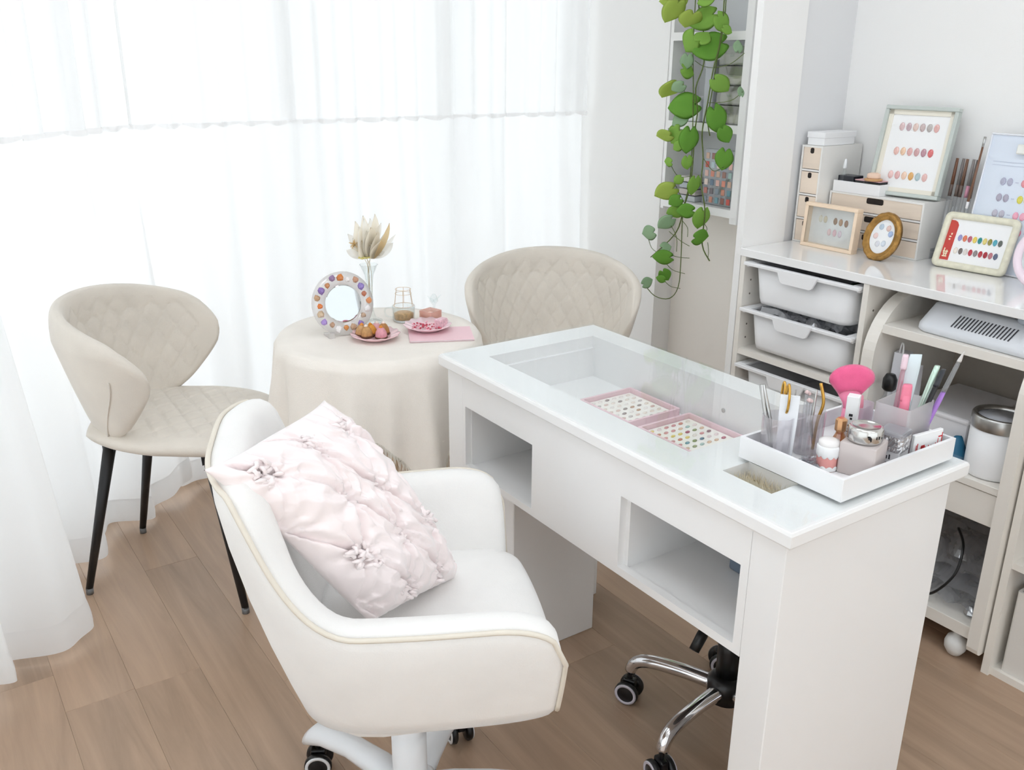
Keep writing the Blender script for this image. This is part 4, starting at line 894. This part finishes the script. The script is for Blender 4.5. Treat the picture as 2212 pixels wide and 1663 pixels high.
# frames
def frame(name, label, loc, w2, h, bw, dep, m, tilt, turn=0, backing=PAPER, cat='frame', mat_w=0, matc=None):
    t = thing(name, label, cat, matrix=facing(loc, tilt, turn))
    X, Y = w2/2, h
    obj('frame_border', join(box(-X, X, 0, bw, 0, dep, .0015, 1), box(-X, X, Y-bw, Y, 0, dep, .0015, 1), box(-X, -X+bw, bw, Y-bw, 0, dep, .0015, 1), box(X-bw, X, bw, Y-bw, 0, dep, .0015, 1)), m, t)
    obj('backing', box(-X+bw*.5, X-bw*.5, bw*.5, Y-bw*.5, .001, dep*.45), backing, t)
    if mat_w: obj('mount', join(box(-X+bw, X-bw, bw, bw+mat_w, dep*.45, dep*.6), box(-X+bw, X-bw, Y-bw-mat_w, Y-bw, dep*.45, dep*.6), box(-X+bw, -X+bw+mat_w, bw, Y-bw, dep*.45, dep*.6), box(X-bw-mat_w, X-bw, bw, Y-bw, dep*.45, dep*.6)), matc, t)
    return t
t = frame('nail_art_display', 'grey-green picture frame of three rows of nail tips leaning on the wall', (2.285, 1.468, ZB+.0005), .20, .235, .010, .022, mat('sage_grey', (196, 203, 198), .45), .20, turn=.10, mat_w=.012, matc=mat('cream_mount', (240, 234, 220), .7))
rows = [[(220, 190, 190), (196, 170, 176), (224, 196, 186), (200, 178, 176), (184, 176, 172), (226, 176, 170)], [(232, 186, 176), (238, 200, 168), (222, 170, 166), (206, 160, 160), (186, 140, 150), (222, 110, 110)], [(236, 196, 192), (226, 176, 174), (240, 204, 180), (222, 168, 96), (176, 196, 200), (230, 186, 180)]]
nails(t, [(-.0475+.019*i, (.182, .118, .055)[r], rows[r][i]) for r in range(3) for i in range(6)], .0150, .0225, .0102)
t = frame('clip_board', 'pale blue clipboard with rows of paired nail samples leaning at the right', (2.262, 1.120, ZK), .30, .335, .004, .008, mat('clear_white_edge', (236, 238, 244), .2), .16, backing=mat('pale_blue_card', (222, 230, 242), .4), cat='clipboard')
obj('clip', join(box(-.075, .075, .288, .312, .006, .016, .003), box(-.06, .06, .30, .33, .006, .010, .002)), mat('pearl_clip', (236, 236, 230), .25, metal=.3), t)
obj('ruled_line', disc_quads([(-.03, .268, 1, 1), (-.03, .260, 1, 1)], .0042, .20, .0012), c(196, 204, 220, .5), t)
prs = [[(180, 180, 200), (232, 150, 160), (206, 196, 206), (220, 180, 190)], [(176, 170, 186), (222, 214, 90), (222, 214, 80), (226, 200, 120)], [(190, 186, 200), (240, 170, 190), (190, 210, 226), (220, 190, 200)], [(120, 200, 214), (240, 130, 150), (232, 160, 196), (200, 190, 220)]]
nails(t, [(-.092+.052*k+.017*j, .222-.039*r, prs[r][k]) for r in range(4) for k in range(4) for j in (0, 1)], .0145, .020, .0040)
for r in range(4):
    for k in range(3): obj('dash', box(-.092+.052*k+.030, -.092+.052*k+.038, .221-.039*r, .223-.039*r, .0037, .0042), c(190, 195, 214, .5), t)
t = thing('long_brush', 'long brown-handled brush leaning along the clipboard edge', 'brush', matrix=facing((2.246, 1.274, ZK), .16, 0))
obj('handle', tube([(-.002, .165, .008), (-.002, .30, .006)], [.0035, .0025], 10), c(120, 84, 64, .35), t, True); obj('ferrule', tube([(-.002, .30, .006), (-.002, .325, .006)], [.0027, .0032], 10), STEEL, t, True); obj('tip', tube([(-.002, .148, .008), (-.002, .165, .008)], [.003, .0036], 10), c(238, 236, 236, .35), t, True)
CFM = mat('cream_floral', (232, 228, 206), .45, bump=.6, bscale=90, var=.10, vscale=70)
t = thing('cream_photo_frame', 'cream floral frame with a red label and two rows of coloured nail tips', 'frame', matrix=facing((2.225, 1.226, ZK), .34, .08))
W_, H_ = .186, .142
obj('frame_border', loft([[Vector((p.x, p.y+H_/2, z)) for p in rrect(a, b, r, 0, n=5)] for a, b, r, z in ((W_, H_, .016, 0), (W_, H_, .016, .008), (W_-.008, H_-.008, .014, .013), (W_-.030, H_-.030, .006, .012), (W_-.034, H_-.034, .004, .006), (W_-.034, H_-.034, .004, .002))], True, False), CFM, t, True)
obj('backing', box(-W_/2+.015, W_/2-.015, .015, H_-.015, .001, .004), PAPER, t)
obj('red_label', prism([(-.079, .019), (-.054, .019), (-.054, .110), (-.059, .118), (-.066, .121), (-.079, .121)], .004, .0048), c(200, 66, 56, .5), t)
obj('label_print', disc_quads([(-.066, .040, 2.2, .5), (-.066, .035, 1.8, .5), (-.070, .043, .5, 2), (-.063, .037, .5, 2.4), (-.066, .028, 2, .5), (-.068, .031, .5, 1.6), (-.066, .072, .7, .7), (-.066, .079, .9, .5), (-.064, .086, .6, .8)], .0052, .006, .006), c(246, 232, 200, .5), t)
n1 = [(150, 150, 200), (226, 120, 80), (186, 90, 110), (232, 206, 90), (30, 140, 140), (226, 206, 120), (150, 140, 60), (80, 170, 190), (90, 96, 90)]; n2 = [(236, 226, 214), (110, 100, 96), (222, 214, 208), (190, 40, 60), (140, 130, 130), (186, 40, 56), (170, 30, 50), (186, 110, 120), (90, 100, 130)]
nails(t, [(-.041+.0125*i, .079, n1[i]) for i in range(9)] + [(-.042+.0125*i, .046, n2[i]) for i in range(9)], .0108, .0172, .0044)
# wooden shadow frame
t = thing('wood_photo_frame', 'light wood shadow frame holding clear nail samples on the cabinet top', 'frame', matrix=facing((2.150, 1.600, ZK), .06, 0))
W_, H_, bw, dp2 = .172, .122, .010, .026
obj('frame_border', join(box(-W_/2, W_/2, 0, bw, -dp2, 0, .001, 1), box(-W_/2, W_/2, H_-bw, H_, -dp2, 0, .001, 1), box(-W_/2, -W_/2+bw, bw, H_-bw, -dp2, 0, .001, 1), box(W_/2-bw, W_/2, bw, H_-bw, -dp2, 0, .001, 1)), wood('pale_wood', (240, 216, 190), .93, .55, 'X', 1, .03), t)
obj('backing', box(-W_/2+bw, W_/2-bw, bw, H_-bw, -dp2+.001, -dp2+.004), mat('pale_print', (238, 234, 232), .6, var=.08, vscale=30), t)
obj('acrylic_front', box(-W_/2+bw, W_/2-bw, bw, H_-bw, -.005, -.003), GLASS, t)
nails(t, [(-.044, .079, (232, 222, 204)), (-.028, .079, (222, 206, 180)), (.005, .078, (150, 110, 76)), (.023, .077, (176, 132, 92)), (.041, .076, (150, 106, 74)), (-.010, .046, (240, 206, 206)), (.008, .046, (234, 190, 196)), (.025, .045, (228, 206, 216))], .0125, .0200, -dp2+.0042)
# gold oval frame
t = thing('oval_photo_frame', 'antique gold oval frame with six nail tips standing at an angle', 'frame', matrix=facing((2.155, 1.455, ZK+.004), .16, -.12) @ Matrix.Rotation(math.radians(-22), 4, 'Z') @ Matrix.Translation((0, .062, 0)) )
def ov(a, b, z, rip=0): return [Vector((a*cos(q)*(1+rip*cos(16*q)), b*sin(q)*(1+rip*cos(16*q)), z)) for q in [2*pi*k/96 for k in range(96)]]
A_, B_ = .056, .066
obj('frame_border', loft([ov(A_, B_, 0), ov(A_, B_, .008, .012), ov(A_-.004, B_-.004, .013, .02), ov(A_-.009, B_-.009, .0135, .012), ov(A_-.012, B_-.012, .009), ov(A_-.016, B_-.016, .0115), ov(A_-.020, B_-.020, .006), ov(A_-.020, B_-.020, .002)], True, False), ANTQ, t, True)
obj('backing', loft([ov(A_-.019, B_-.019, .003), ov(A_-.019, B_-.019, .0045)]), PAPER, t)
nails(t, [(-.017, .020, (190, 206, 220)), (.005, .028, (232, 200, 190)), (.019, .019, (170, 190, 226)), (-.019, -.008, (236, 206, 200)), (-.001, -.022, (222, 222, 228)), (.015, -.012, (214, 222, 232))], .0145, .0170, .0047)
obj('easel_foot', box(-.012, .012, -.064, -.03, -.03, 0, .002), c(92, 66, 44, .5), t)
# brush tubes on the wide chest side
for k in range(5):
    t = thing('capped_brush', 'clear-capped nail brush standing between the frames, number %d from the grey frame' % (k+1) if False else ['first', 'second', 'third', 'fourth', 'fifth'][k] + ' clear-capped nail brush right of the grey frame', 'brush', (2.306+.006*(k % 2), 1.362-.0138*k, ZK), (0, .10, 0), 'clear-capped nail brushes')
    obj('cap', tube([(0, 0, 0), (0, 0, .165)], .0052, 10), ACRYL, t, True)
    obj('ferrule', tube([(0, 0, .165), (0, 0, .195)], [.0048, .0046], 10), c(214, 150, 170, .3) if k in (3,) else c(110, 92, 84, .3), t, True)
    obj('handle', tube([(0, 0, .195), (0, 0, .262)], [.0046, .0036], 10), c(*((120, 80, 60), (130, 122, 120), (116, 84, 66), (140, 132, 130), (96, 90, 88))[k], .3), t, True)
t = thing('brush_holder', 'clear acrylic holder under the capped nail brushes', 'holder', (2.311, 1.337, ZK)); obj('block', join(box(-.02, .02, -.04, .035, .02, .026), box(-.02, .02, -.04, -.037, 0, .026), box(-.02, .02, .032, .035, 0, .026)), ACRYL, t)
# pink round mirror at the right edge
t = thing('pink_ring_mirror', 'round pink-rimmed stand mirror at the right picture edge', 'mirror', matrix=facing((2.18, 1.008, ZK+.075), .2, .2))
obj('rim', loft([ring(.078, 0, 48), ring(.080, .006, 48), ring(.076, .012, 48), ring(.062, .011, 48), ring(.060, .004, 48)], True, False), mat('pale_lilac_pink', (242, 224, 234), .3, coat=.3), t, True)
obj('glass', lathe([(.061, .004), (.061, .006)], 40), MIRROR, t); obj('foot', box(-.03, .03, -.0745, -.06, -.02, .025, .003), mat('pale_lilac_pink'), t)

# ================================================================== ROLLING CART
cart = thing('rolling_cart', 'cream rolling cart with rounded sides in the right bay of the cabinet', 'cart', (2.13, 1.105, 0))
def kp(name, b, m=CREAM, **k): return obj(name, b, m, cart, world=True, **k)
KX0, KX1 = 1.952, 2.33
prof = [(KX1, .045), (KX0+.012, .045), (KX0+.004, .05), (KX0, .062)] + [(KX0+.16-.16*cos(a), .685+.155*sin(a)) for a in [pi/2*k/12 for k in range(13)]] + [(KX1, .84)]
def side(y0, y1): return loft([[Vector((x, y0, z)) for x, z in prof], [Vector((x, y1, z)) for x, z in prof]])
kp('side_panel', side(1.272, 1.305)); kp('side_panel', side(.886, .914))
kp('top_shelf', box(KX0+.02, KX1, .914, 1.272, .750, .772, .001, 1)); kp('middle_shelf', box(KX0+.012, KX1, .914, 1.272, .452, .470, .001, 1)); kp('apron', box(KX0+.016, KX0+.03, .914, 1.272, .371, .449, .001, 1))
kp('bottom_shelf', box(KX0+.008, KX1, .914, 1.272, .075, .108, .001, 1)); kp('back_panel', box(KX1-.008, KX1, .914, 1.272, .108, .750), mat('taupe_board'))
for y in (.955, 1.235):
    for x in (1.985, 2.28):
        kp('ball_caster', lathe([(.004, 0), (.016, .005), (.025, .02), (.0265, .034), (.022, .05), (.010, .058), (.008, .075)], 20), mat('white_caster', (232, 232, 230), .35), smooth=True, tf=Matrix.Translation((x, y, 0)))
# UV lamp on the cart top
t = thing('dust_collector', 'white nail dust collector with slanted vent slots on the cart top', 'device', (1.985, 1.055, .7725), (0, 0, -.03))
W2, D2 = .15, .235
def dl(x0, x1, y, z, r): return [Vector((p.x, p.y, z)) for p in rrect(x1-x0, 2*y, r, 0, (x0+x1)/2, 0, n=5)]
LG = mat('cool_white_plastic', (226, 229, 234), .35)
obj('housing', loft([dl(.006, D2, W2-.006, 0, .03), dl(0, D2, W2, .006, .034), dl(.002, D2, W2, .018, .034), dl(.040, D2, W2-.012, .062, .03), dl(.050, D2, W2-.022, .066, .028)]), LG, t, True)
for k in range(17):
    u = -.062+.0085*k   # along -y
    def sp(a, f): 
        z = .018+.044*f; return Vector((.002+.038*f-.0012, -(u + a + .014*f), z))
    V = [sp(-.0014, .22), sp(.0014, .22), sp(.0014, .78), sp(-.0014, .78)]
    V += [v + Vector((-.0006, 0, .0005)) for v in V]
    obj('vent_slot', (V, [[0, 1, 2, 3], [4, 5, 6, 7], [0, 1, 5, 4], [2, 3, 7, 6], [1, 2, 6, 5], [0, 3, 7, 4]]), c(60, 60, 66, .6), t)
parts = []
for k in range(16):
    y = -.115+.23*k/15; parts.append(box(.07, .21, y-.0012, y+.0012, .0668, .0682))
for k in range(10): x = .07+.14*k/9; parts.append(box(x-.0012, x+.0012, -.116, .116, .0669, .0679))
obj('mesh_grille', join(*parts), mat('grille_grey', (176, 178, 182), .4), t)
obj('grille_recess', box(.068, .212, -.117, .117, .0655, .0666), c(96, 97, 102, .6), t)
t2 = thing('grey_hand_rest', 'blue-grey rounded hand rest lying on the dust collector', 'rest', (2.03, .945, .7725+.0685)); obj('pad', loft([rrect(.06, .05, .015, 0), rrect(.07, .06, .02, .006), rrect(.066, .056, .02, .016), rrect(.05, .04, .015, .02)]), mat('blue_grey_plastic', (176, 186, 198), .35), t2, True)
# middle shelf contents
ZM = .4705
t = thing('white_canister', 'white canister with a brushed steel rim on the cart middle shelf', 'canister', (2.04, .979, ZM))
t.scale = (1.03, 1.03, 1)
obj('body', lathe([(.055, 0), (.060, .004), (.0605, .012), (.0605, .118)], 40), PLAST, t, True)
obj('steel_rim', loft([ring(.0615, .116, 40), ring(.0625, .119, 40), ring(.0625, .144, 40), ring(.060, .148, 40), ring(.052, .147, 40), ring(.050, .140, 40)], False, False), STEEL, t, True)
obj('inner_lid', lathe([(.050, .140), (.046, .132), (.02, .130)], 40), mat('grey_lid', (190, 192, 198), .4), t, True)
t = thing('white_box', 'plain white box at the back of the cart middle shelf', 'box', (2.16, 1.13, ZM)); obj('body', box(-.11, .13, -.07, .10, 0, .095, .006), mat('soft_white', (236, 234, 236), .5), t); obj('lid', box(-.113, .133, -.073, .103, .085, .1, .006), mat('soft_white'), t)
t = thing('blue_glove', 'crumpled teal blue glove beside the white canister', 'glove', (2.01, 1.06, ZM))
t.scale = (1.25, 1.25, 1.45); obj('cloth', sheet(lambda u, v: Vector((-.02+.05*u, -.022+.05*v, .006+.035*sin(pi*u)*sin(pi*v)+.012*noise.noise(Vector((u*4, v*4, 1))))), 16, 16, lambda u, v: .006*sin(pi*u)*sin(pi*v)), c(26, 98, 132, .45), t, True); obj('cuff', tube([(-.02, .02, .012), (0, .028, .02), (.02, .024, .012)], [.008, .012, .008], 8), c(20, 90, 130, .4), t, True)
for k, (x, y, h) in enumerate(((2.04, 1.247, .225), (2.02, 1.203, .205))):
    t = thing('loop_bag', '%s white paper loop-handled bag on the cart middle shelf' % ('taller' if k == 0 else 'nearer, shorter'), 'bag', (x, y, ZM), (0, .0, .2), 'white loop-handled bags')
    obj('bag', loft([rrect(.04, .034, .003, 0), rrect(.044, .036, .003, h*.6), rrect(.036, .034, .003, h)]), mat('white_bag', (232, 233, 240), .55), t)
    obj('loop', tube(smooth_path([(-.018, -.008, h*.35), (-.022, -.007, h*.95), (-.012, -.001, h+.022), (-.010, .006, h+.005), (-.018, .008, h*.4)], 6), .0022, 8), mat('white_cord', (246, 246, 248), .5), t, True)
t = thing('black_knob_bottle', 'clear bottle with a black round cap behind the pink brush', 'bottle', (1.975, 1.232, ZM))
t.scale = (1.2, 1.2, 1.5); obj('body', lathe([(.014, 0), (.016, .004), (.016, .075), (.008, .085), (.008, .095)], 18), ACRYL, t, True); obj('cap', lathe([(.010, .094), (.014, .098), (.014, .114), (.009, .122)], 18), BPLAS, t, True)
# bottom shelf contents
ZL = .1085
t = thing('plastic_bag_pile', 'crumpled clear plastic bags on the cart bottom shelf', 'bag', (2.12, 1.07, ZL))
for s_ in range(3):
    obj('bag_film', grid(lambda u, v: Vector((-.13+.27*v+.02*s_, -.14+.28*u, .012+.035*s_+.10*v*(.4+.3*s_) + .03*abs(noise.noise(Vector((u*4+s_, v*4, s_)))))), 26, 22), BAG, t)
tag(obj('black_cable', tube(smooth_path([(1.99, 1.08, ZL+.005), (1.975, 1.03, ZL+.03), (1.985, .99, ZL+.10), (2.02, 1.0, ZL+.16), (2.08, 1.05, ZL+.17)], 8), .0035, 8), BPLAS, smooth=True), 'thin black cable curling on the cart bottom shelf', 'cable')
tag(obj('crystal', (lambda b: ([v+Vector((2.005, .945, ZL)) for v in b[0]], b[1]))(lathe([(.006, 0), (.016, .008), (.013, .018), (.004, .026)], 8)), clear('crystal_clear', (236, 240, 244), 1.2, .02, .1)), 'small clear crystal at the front of the cart bottom shelf', 'crystal')
# file box in the far right bay
t = thing('file_box', 'white fabric storage box in the low right bay of the cabinet', 'box', (2.16, .66, .0185))
obj('body', cup(.33, .372, .215, .006, .006), mat('off_white_fabric', (226, 222, 216), .8, bump=.3, bscale=400), t)
t = thing('blue_folder', 'dark blue round-cornered pouch inside the white fabric box', 'pouch', (2.06, .70, .20)); obj('body', loft([rrect(.10, .20, .04, -.1), rrect(.11, .22, .05, .02), rrect(.08, .18, .04, .045)]), c(96, 108, 140, .5), t, True)

# ================================================================== WALL SHELF
ws = thing('wall_shelf', 'white narrow wall shelf unit in the niche behind the hanging plant', 'shelf', (2.33, 2.27, .87))
def sp_(name, b, m=WHITE): return obj(name, b, m, ws, world=True)
SX0, SX1 = 2.315, XR+.088
sp_('side_panel', box(SX0, SX1, 2.428, 2.442, .875, 1.72)); sp_('side_panel', box(SX0-.006, SX1, 2.075, 2.105, .865, 1.72, .001, 1))
for z in (.895, 1.165, 1.45, 1.706): sp_('shelf', box(SX0, SX1, 2.105, 2.428, z-.012, z+.014))
sp_('back_board', box(SX1-.006, SX1-.001, 2.105, 2.428, .909, 1.70), mat('pale_grey_board', (214, 216, 218), .6))
CLR = clear('clear_case', (240, 242, 240), .25, .06, .28, (240, 238, 226))
t = thing('drawer_tower', 'clear pale drawer tower on the middle wall shelf', 'drawers', (2.385, 2.175, 1.1795))
for k in range(4): 
    d = obj('drawer', cup(.10, .115, .058, .003, .004), CLR, t, tf=Matrix.Translation((0, 0, .061*k))); obj('knob', box(-.054, -.05, -.008, .008, .025, .033), GLASS, d, tf=Matrix.Translation((0, 0, .061*k)))
    obj('contents', box(-.04, .04, -.05, .05, .004, .03+.006*(k % 2), .004), mat('pale_supplies_%d' % (k % 2), ((236, 232, 214), (228, 226, 222))[k % 2], .6), t, tf=Matrix.Translation((0, 0, .061*k)))
t = thing('grey_case', 'grey slim case standing left of the clear drawer tower', 'case', (2.38, 2.265, 1.1795)); obj('body', box(-.05, .05, -.02, .02, 0, .19, .005), mat('cool_grey', (190, 192, 198), .4), t); obj('lid', box(-.052, .052, -.022, .022, .17, .2, .005), mat('cool_grey'), t)
t = thing('white_case', 'white low case on the middle wall shelf', 'case', (2.38, 2.34, 1.1795)); obj('body', box(-.05, .05, -.04, .04, 0, .07, .006), PLAST, t); obj('lid', box(-.051, .051, -.041, .041, .06, .08, .006), PLAST, t)
t = thing('color_chart_box', 'clear case of coloured gel swatches on the bottom wall shelf', 'swatch case', (2.36, 2.205, .9095)); 
obj('case', box(-.012, .012, -.07, .07, 0, .185, .003), clear('swatch_case', (240, 242, 244), .3, .05, .2), t)
sw = [(206, 96, 86), (226, 150, 130), (190, 120, 110), (150, 100, 90), (232, 190, 180), (214, 160, 150), (120, 160, 170), (110, 130, 150), (170, 196, 190), (200, 140, 120), (240, 220, 210), (160, 120, 110), (140, 150, 160), (190, 206, 214), (214, 180, 160), (120, 110, 116)]
for r in range(6):
    for k in range(5): o = obj('swatch', box(-.0146, -.0122, -.008, .008, -.010, .010, .001, 1), c(*sw[(r*5+k*3+r*r) % 16], .3), t); o.location = (0, -.053+.0265*k, .018+.029*r)
t = thing('green_bottle', 'pale green bottle at the end of the bottom wall shelf', 'bottle', (2.37, 2.122, .9095)); obj('body', lathe([(.014, 0), (.016, .004), (.016, .07), (.008, .085), (.007, .09)], 18), clear('green_glass', (206, 226, 206), .4, .05, .4, (170, 206, 180)), t, True); obj('cap', lathe([(.009, .088), (.0095, .09), (.0095, .112), (.007, .114)], 16), c(226, 190, 120, .35), t, True)
t = thing('swatch_stack', 'stack of small grey packs on the left of the bottom wall shelf', 'packs', (2.38, 2.34, .9095)); 
for k in range(4): obj('pack', box(-.04, .04, -.04, .04, .022*k, .022*k+.019, .003), c(*((196, 198, 204), (206, 196, 192), (186, 192, 200), (214, 210, 206))[k], .4), t)

# ================================================================== HANGING VINE
LEAFM = [sheer('leaf_mid', (164, 208, 104), .35, 0), sheer('leaf_dark', (132, 188, 84), .3, 0), sheer('leaf_lime', (204, 224, 122), .42, 0), sheer('leaf_pale', (176, 206, 168), .3, 0)]
STEM = c(96, 112, 52, .6)
pl = thing('hanging_vine', 'green heart-leaved pothos vine trailing in front of the wall shelf', 'plant', (2.385, 2.26, 1.7205))
obj('pot', lathe([(.05, 0), (.055, .004), (.066, .11), (.068, .112), (.068, .12), (.061, .12), (.056, .108), (.045, .02)], 32), mat('white_ceramic', (238, 238, 236), .25), pl, True)
obj('soil', lathe([(.05, .1), (.057, .106), (.02, .112)], 24), c(70, 52, 40, .95), pl, True)
R3 = Matrix(((r2.x, u2.x, -fwd.x), (r2.y, u2.y, -fwd.y), (r2.z, u2.z, -fwd.z)))
def at(zx, zy, xw):
    """photo position (in the plant close-up) -> point on the vertical plane x = xw"""
    px, py = 1370+zx/2.521, zy/2.521
    d = fwd*F_PX + r2*(px-1106) - u2*(py-831.5); k = xw/d.x; return Vector((0, 0, CAM_H)) + d*k
inv = wm(pl).inverted()
def vine(pts, r, xw, head=None):
    P3 = [at(a, b, xw + .012*sin(i*1.7)) for i, (a, b) in enumerate(pts)]
    if head: P3 = [Vector(q) for q in head] + P3
    obj('stem', tube([inv @ q for q in smooth_path(P3, 4)], r, 6), STEM, pl, True)
potrim = (2.335, 2.26, 1.835)
vine([(350, 0), (375, 150), (380, 340), (335, 480), (345, 600), (330, 720), (310, 980), (270, 1130), (225, 1270), (90, 1400)], .0021, 2.235, [potrim, (2.29, 2.265, 1.83), (2.25, 2.25, 1.70)])
vine([(490, 0), (465, 240), (430, 380), (400, 560), (370, 720), (375, 860), (365, 1000), (385, 1150), (370, 1330), (410, 1420)], .0022, 2.22, [(2.34, 2.22, 1.835), (2.28, 2.19, 1.83), (2.235, 2.16, 1.70)])
vine([(500, 0), (480, 180), (450, 330), (420, 520), (400, 650), (412, 740)], .0018, 2.24, [(2.34, 2.23, 1.835), (2.29, 2.2, 1.83), (2.25, 2.16, 1.7)])
vine([(330, 60), (320, 300), (322, 500), (315, 800), (300, 1000), (265, 1160), (255, 1400), (240, 1560), (190, 1625), (110, 1610), (50, 1540)], .0017, 2.25, [(2.335, 2.29, 1.835), (2.29, 2.3, 1.82), (2.26, 2.28, 1.65)])
for pts in ([(430, 370), (520, 350), (600, 290)], [(400, 560), (520, 550), (590, 500)], [(375, 860), (430, 930), (485, 910)], [(330, 330), (375, 360), (430, 370)], [(260, 1200), (290, 1240), (290, 1290)], [(175, 1380), (240, 1400), (300, 1405)], [(170, 1430), (210, 1470), (275, 1490)], [(165, 1530), (200, 1560), (250, 1570)], [(260, 480), (310, 540), (340, 560)], [(200, 900), (240, 960), (310, 960)], [(75, 1290), (95, 1350), (135, 1380)], [(370, 1200), (395, 1240), (392, 1260)], [(185, 1200), (230, 1290), (230, 1370)], [(190, 1260), (250, 1310), (300, 1340)], [(225, 1010), (270, 1100), (280, 1130)], [(240, 95), (290, 130), (340, 160)], [(400, 1320), (405, 1370), (400, 1410)]):
    vine(pts, .0011, 2.235)
def leaf_mesh():
    # heart outline by rows: width along v (0 base .. 1 tip)
    def f(u, v):
        q = 2*u-1; wv = .52*(sin(pi*min(1, (v*.86+.14)))**.75)*(1-.25*v)
        yb = -.19*(abs(q)*(1.15-abs(q)))*3.2*(1-v)**3            # lobes behind the petiole
        return Vector((q*wv, v + yb*1.0, -.10*q*q - .18*(v-.4)**2 + .05*abs(q)))
    V, F = sheet(f, 9, 11, lambda u, v: .006)
    me = bpy.data.meshes.new('leaf'); me.from_pydata(V, [], F); me.materials.append(LEAFM[0])
    for p in me.polygons: p.use_smooth = True
    return me
LM = leaf_mesh()
def leaf(zx, zy, size, ang, m, xw, yaw=0, pitch=.35, parent_pt=None):
    s = size/2.521/F_PX*2.75
    cpt = at(zx, zy, xw)
    # local: X right in view, Y along the leaf (ang from screen-up, clockwise), Z to the viewer
    rz = Vector((rt.x, rt.y, 0)); upv = Vector((0, 0, 1)); tov = -Vector((fwd.x, fwd.y, 0)).normalized()
    B = Matrix((rz, upv, tov)).transposed()
    Rm = (B @ Matrix.Rotation(-ang, 3, 'Z') @ Matrix.Rotation(yaw, 3, 'Y') @ Matrix.Rotation(-pitch, 3, 'X')).to_4x4()
    o = bpy.data.objects.new('leaf', LM); COL.objects.link(o); o.parent = pl
    base = cpt - (Rm @ Vector((0, s*.5, 0)))
    o.matrix_basis = inv @ Matrix.Translation(base) @ Rm @ Matrix.Scale(s, 4)
    o.material_slots[0].link = 'OBJECT'; o.material_slots[0].material = LEAFM[m]
LV = [(185, 5, 80, 4.4, 2, .5), (205, 72, 105, 3.4, 2, .6), (298, 118, 100, 3.3, 2, 1.0), (365, 108, 100, 4.35, 0, .3), (487, 130, 75, 2.3, 0, .3), (512, 165, 40, 2.0, 0, .2), (382, 195, 75, .5, 0, .8), (298, 240, 95, 3.9, 0, .9), (395, 258, 120, 4.5, 1, .3), (300, 390, 70, 1.8, 0, .6), (285, 345, 60, 3.2, 3, .4), (478, 468, 80, 2.3, 0, .3), (190, 500, 110, 3.3, 2, .9), (258, 577, 115, 4.6, 1, .2), (458, 662, 100, 2.7, 1, .1), (155, 742, 75, 4.1, 2, .9), (220, 748, 95, 3.95, 0, .9), (296, 776, 95, 3.2, 1, .1), (500, 742, 68, 2.6, 1, .3), (485, 880, 80, 3.3, 1, .3), (180, 882, 45, 4.6, 0, 1.0), (290, 893, 55, 3.0, 0, .3), (160, 1050, 95, 4.1, 2, .5), (325, 1020, 75, 3.1, 0, .3), (235, 985, 45, 3.9, 0, .6), (215, 1100, 65, 4.1, 1, .7), (270, 1150, 72, 4.5, 1, .5), (212, 1158, 70, 4.2, 0, .6), (362, 1200, 85, 3.2, 0, .3), (165, 1220, 75, 3.9, 3, .4), (372, 1293, 80, 1.75, 1, .6), (70, 1270, 75, 4.4, 3, .9), (180, 1345, 55, 1.3, 3, .6), (145, 1403, 80, 4.5, 1, .4), (172, 1505, 62, 2.6, 1, .4), (140, 1518, 40, 4.8, 1, .4), (78, 1535, 55, 1.2, 3, .5), (567, 245, 45, .2, 3, .5), (582, 492, 38, .2, 3, .5), (240, 655, 70, 4.2, 3, .4), (232, 480, 60, 4.0, 3, .7), (260, 12, 50, 3.2, 2, .5), (380, 2, 60, 4.6, 0, .5), (230, 800, 50, 4.2, 0, .8)]
rl = random.Random(4)
for (a, b, s_, an, m, pt) in LV: leaf(a, b, s_*1.45, an, m, 2.215+rl.uniform(-.02, .02), rl.uniform(-.5, .5), pt)
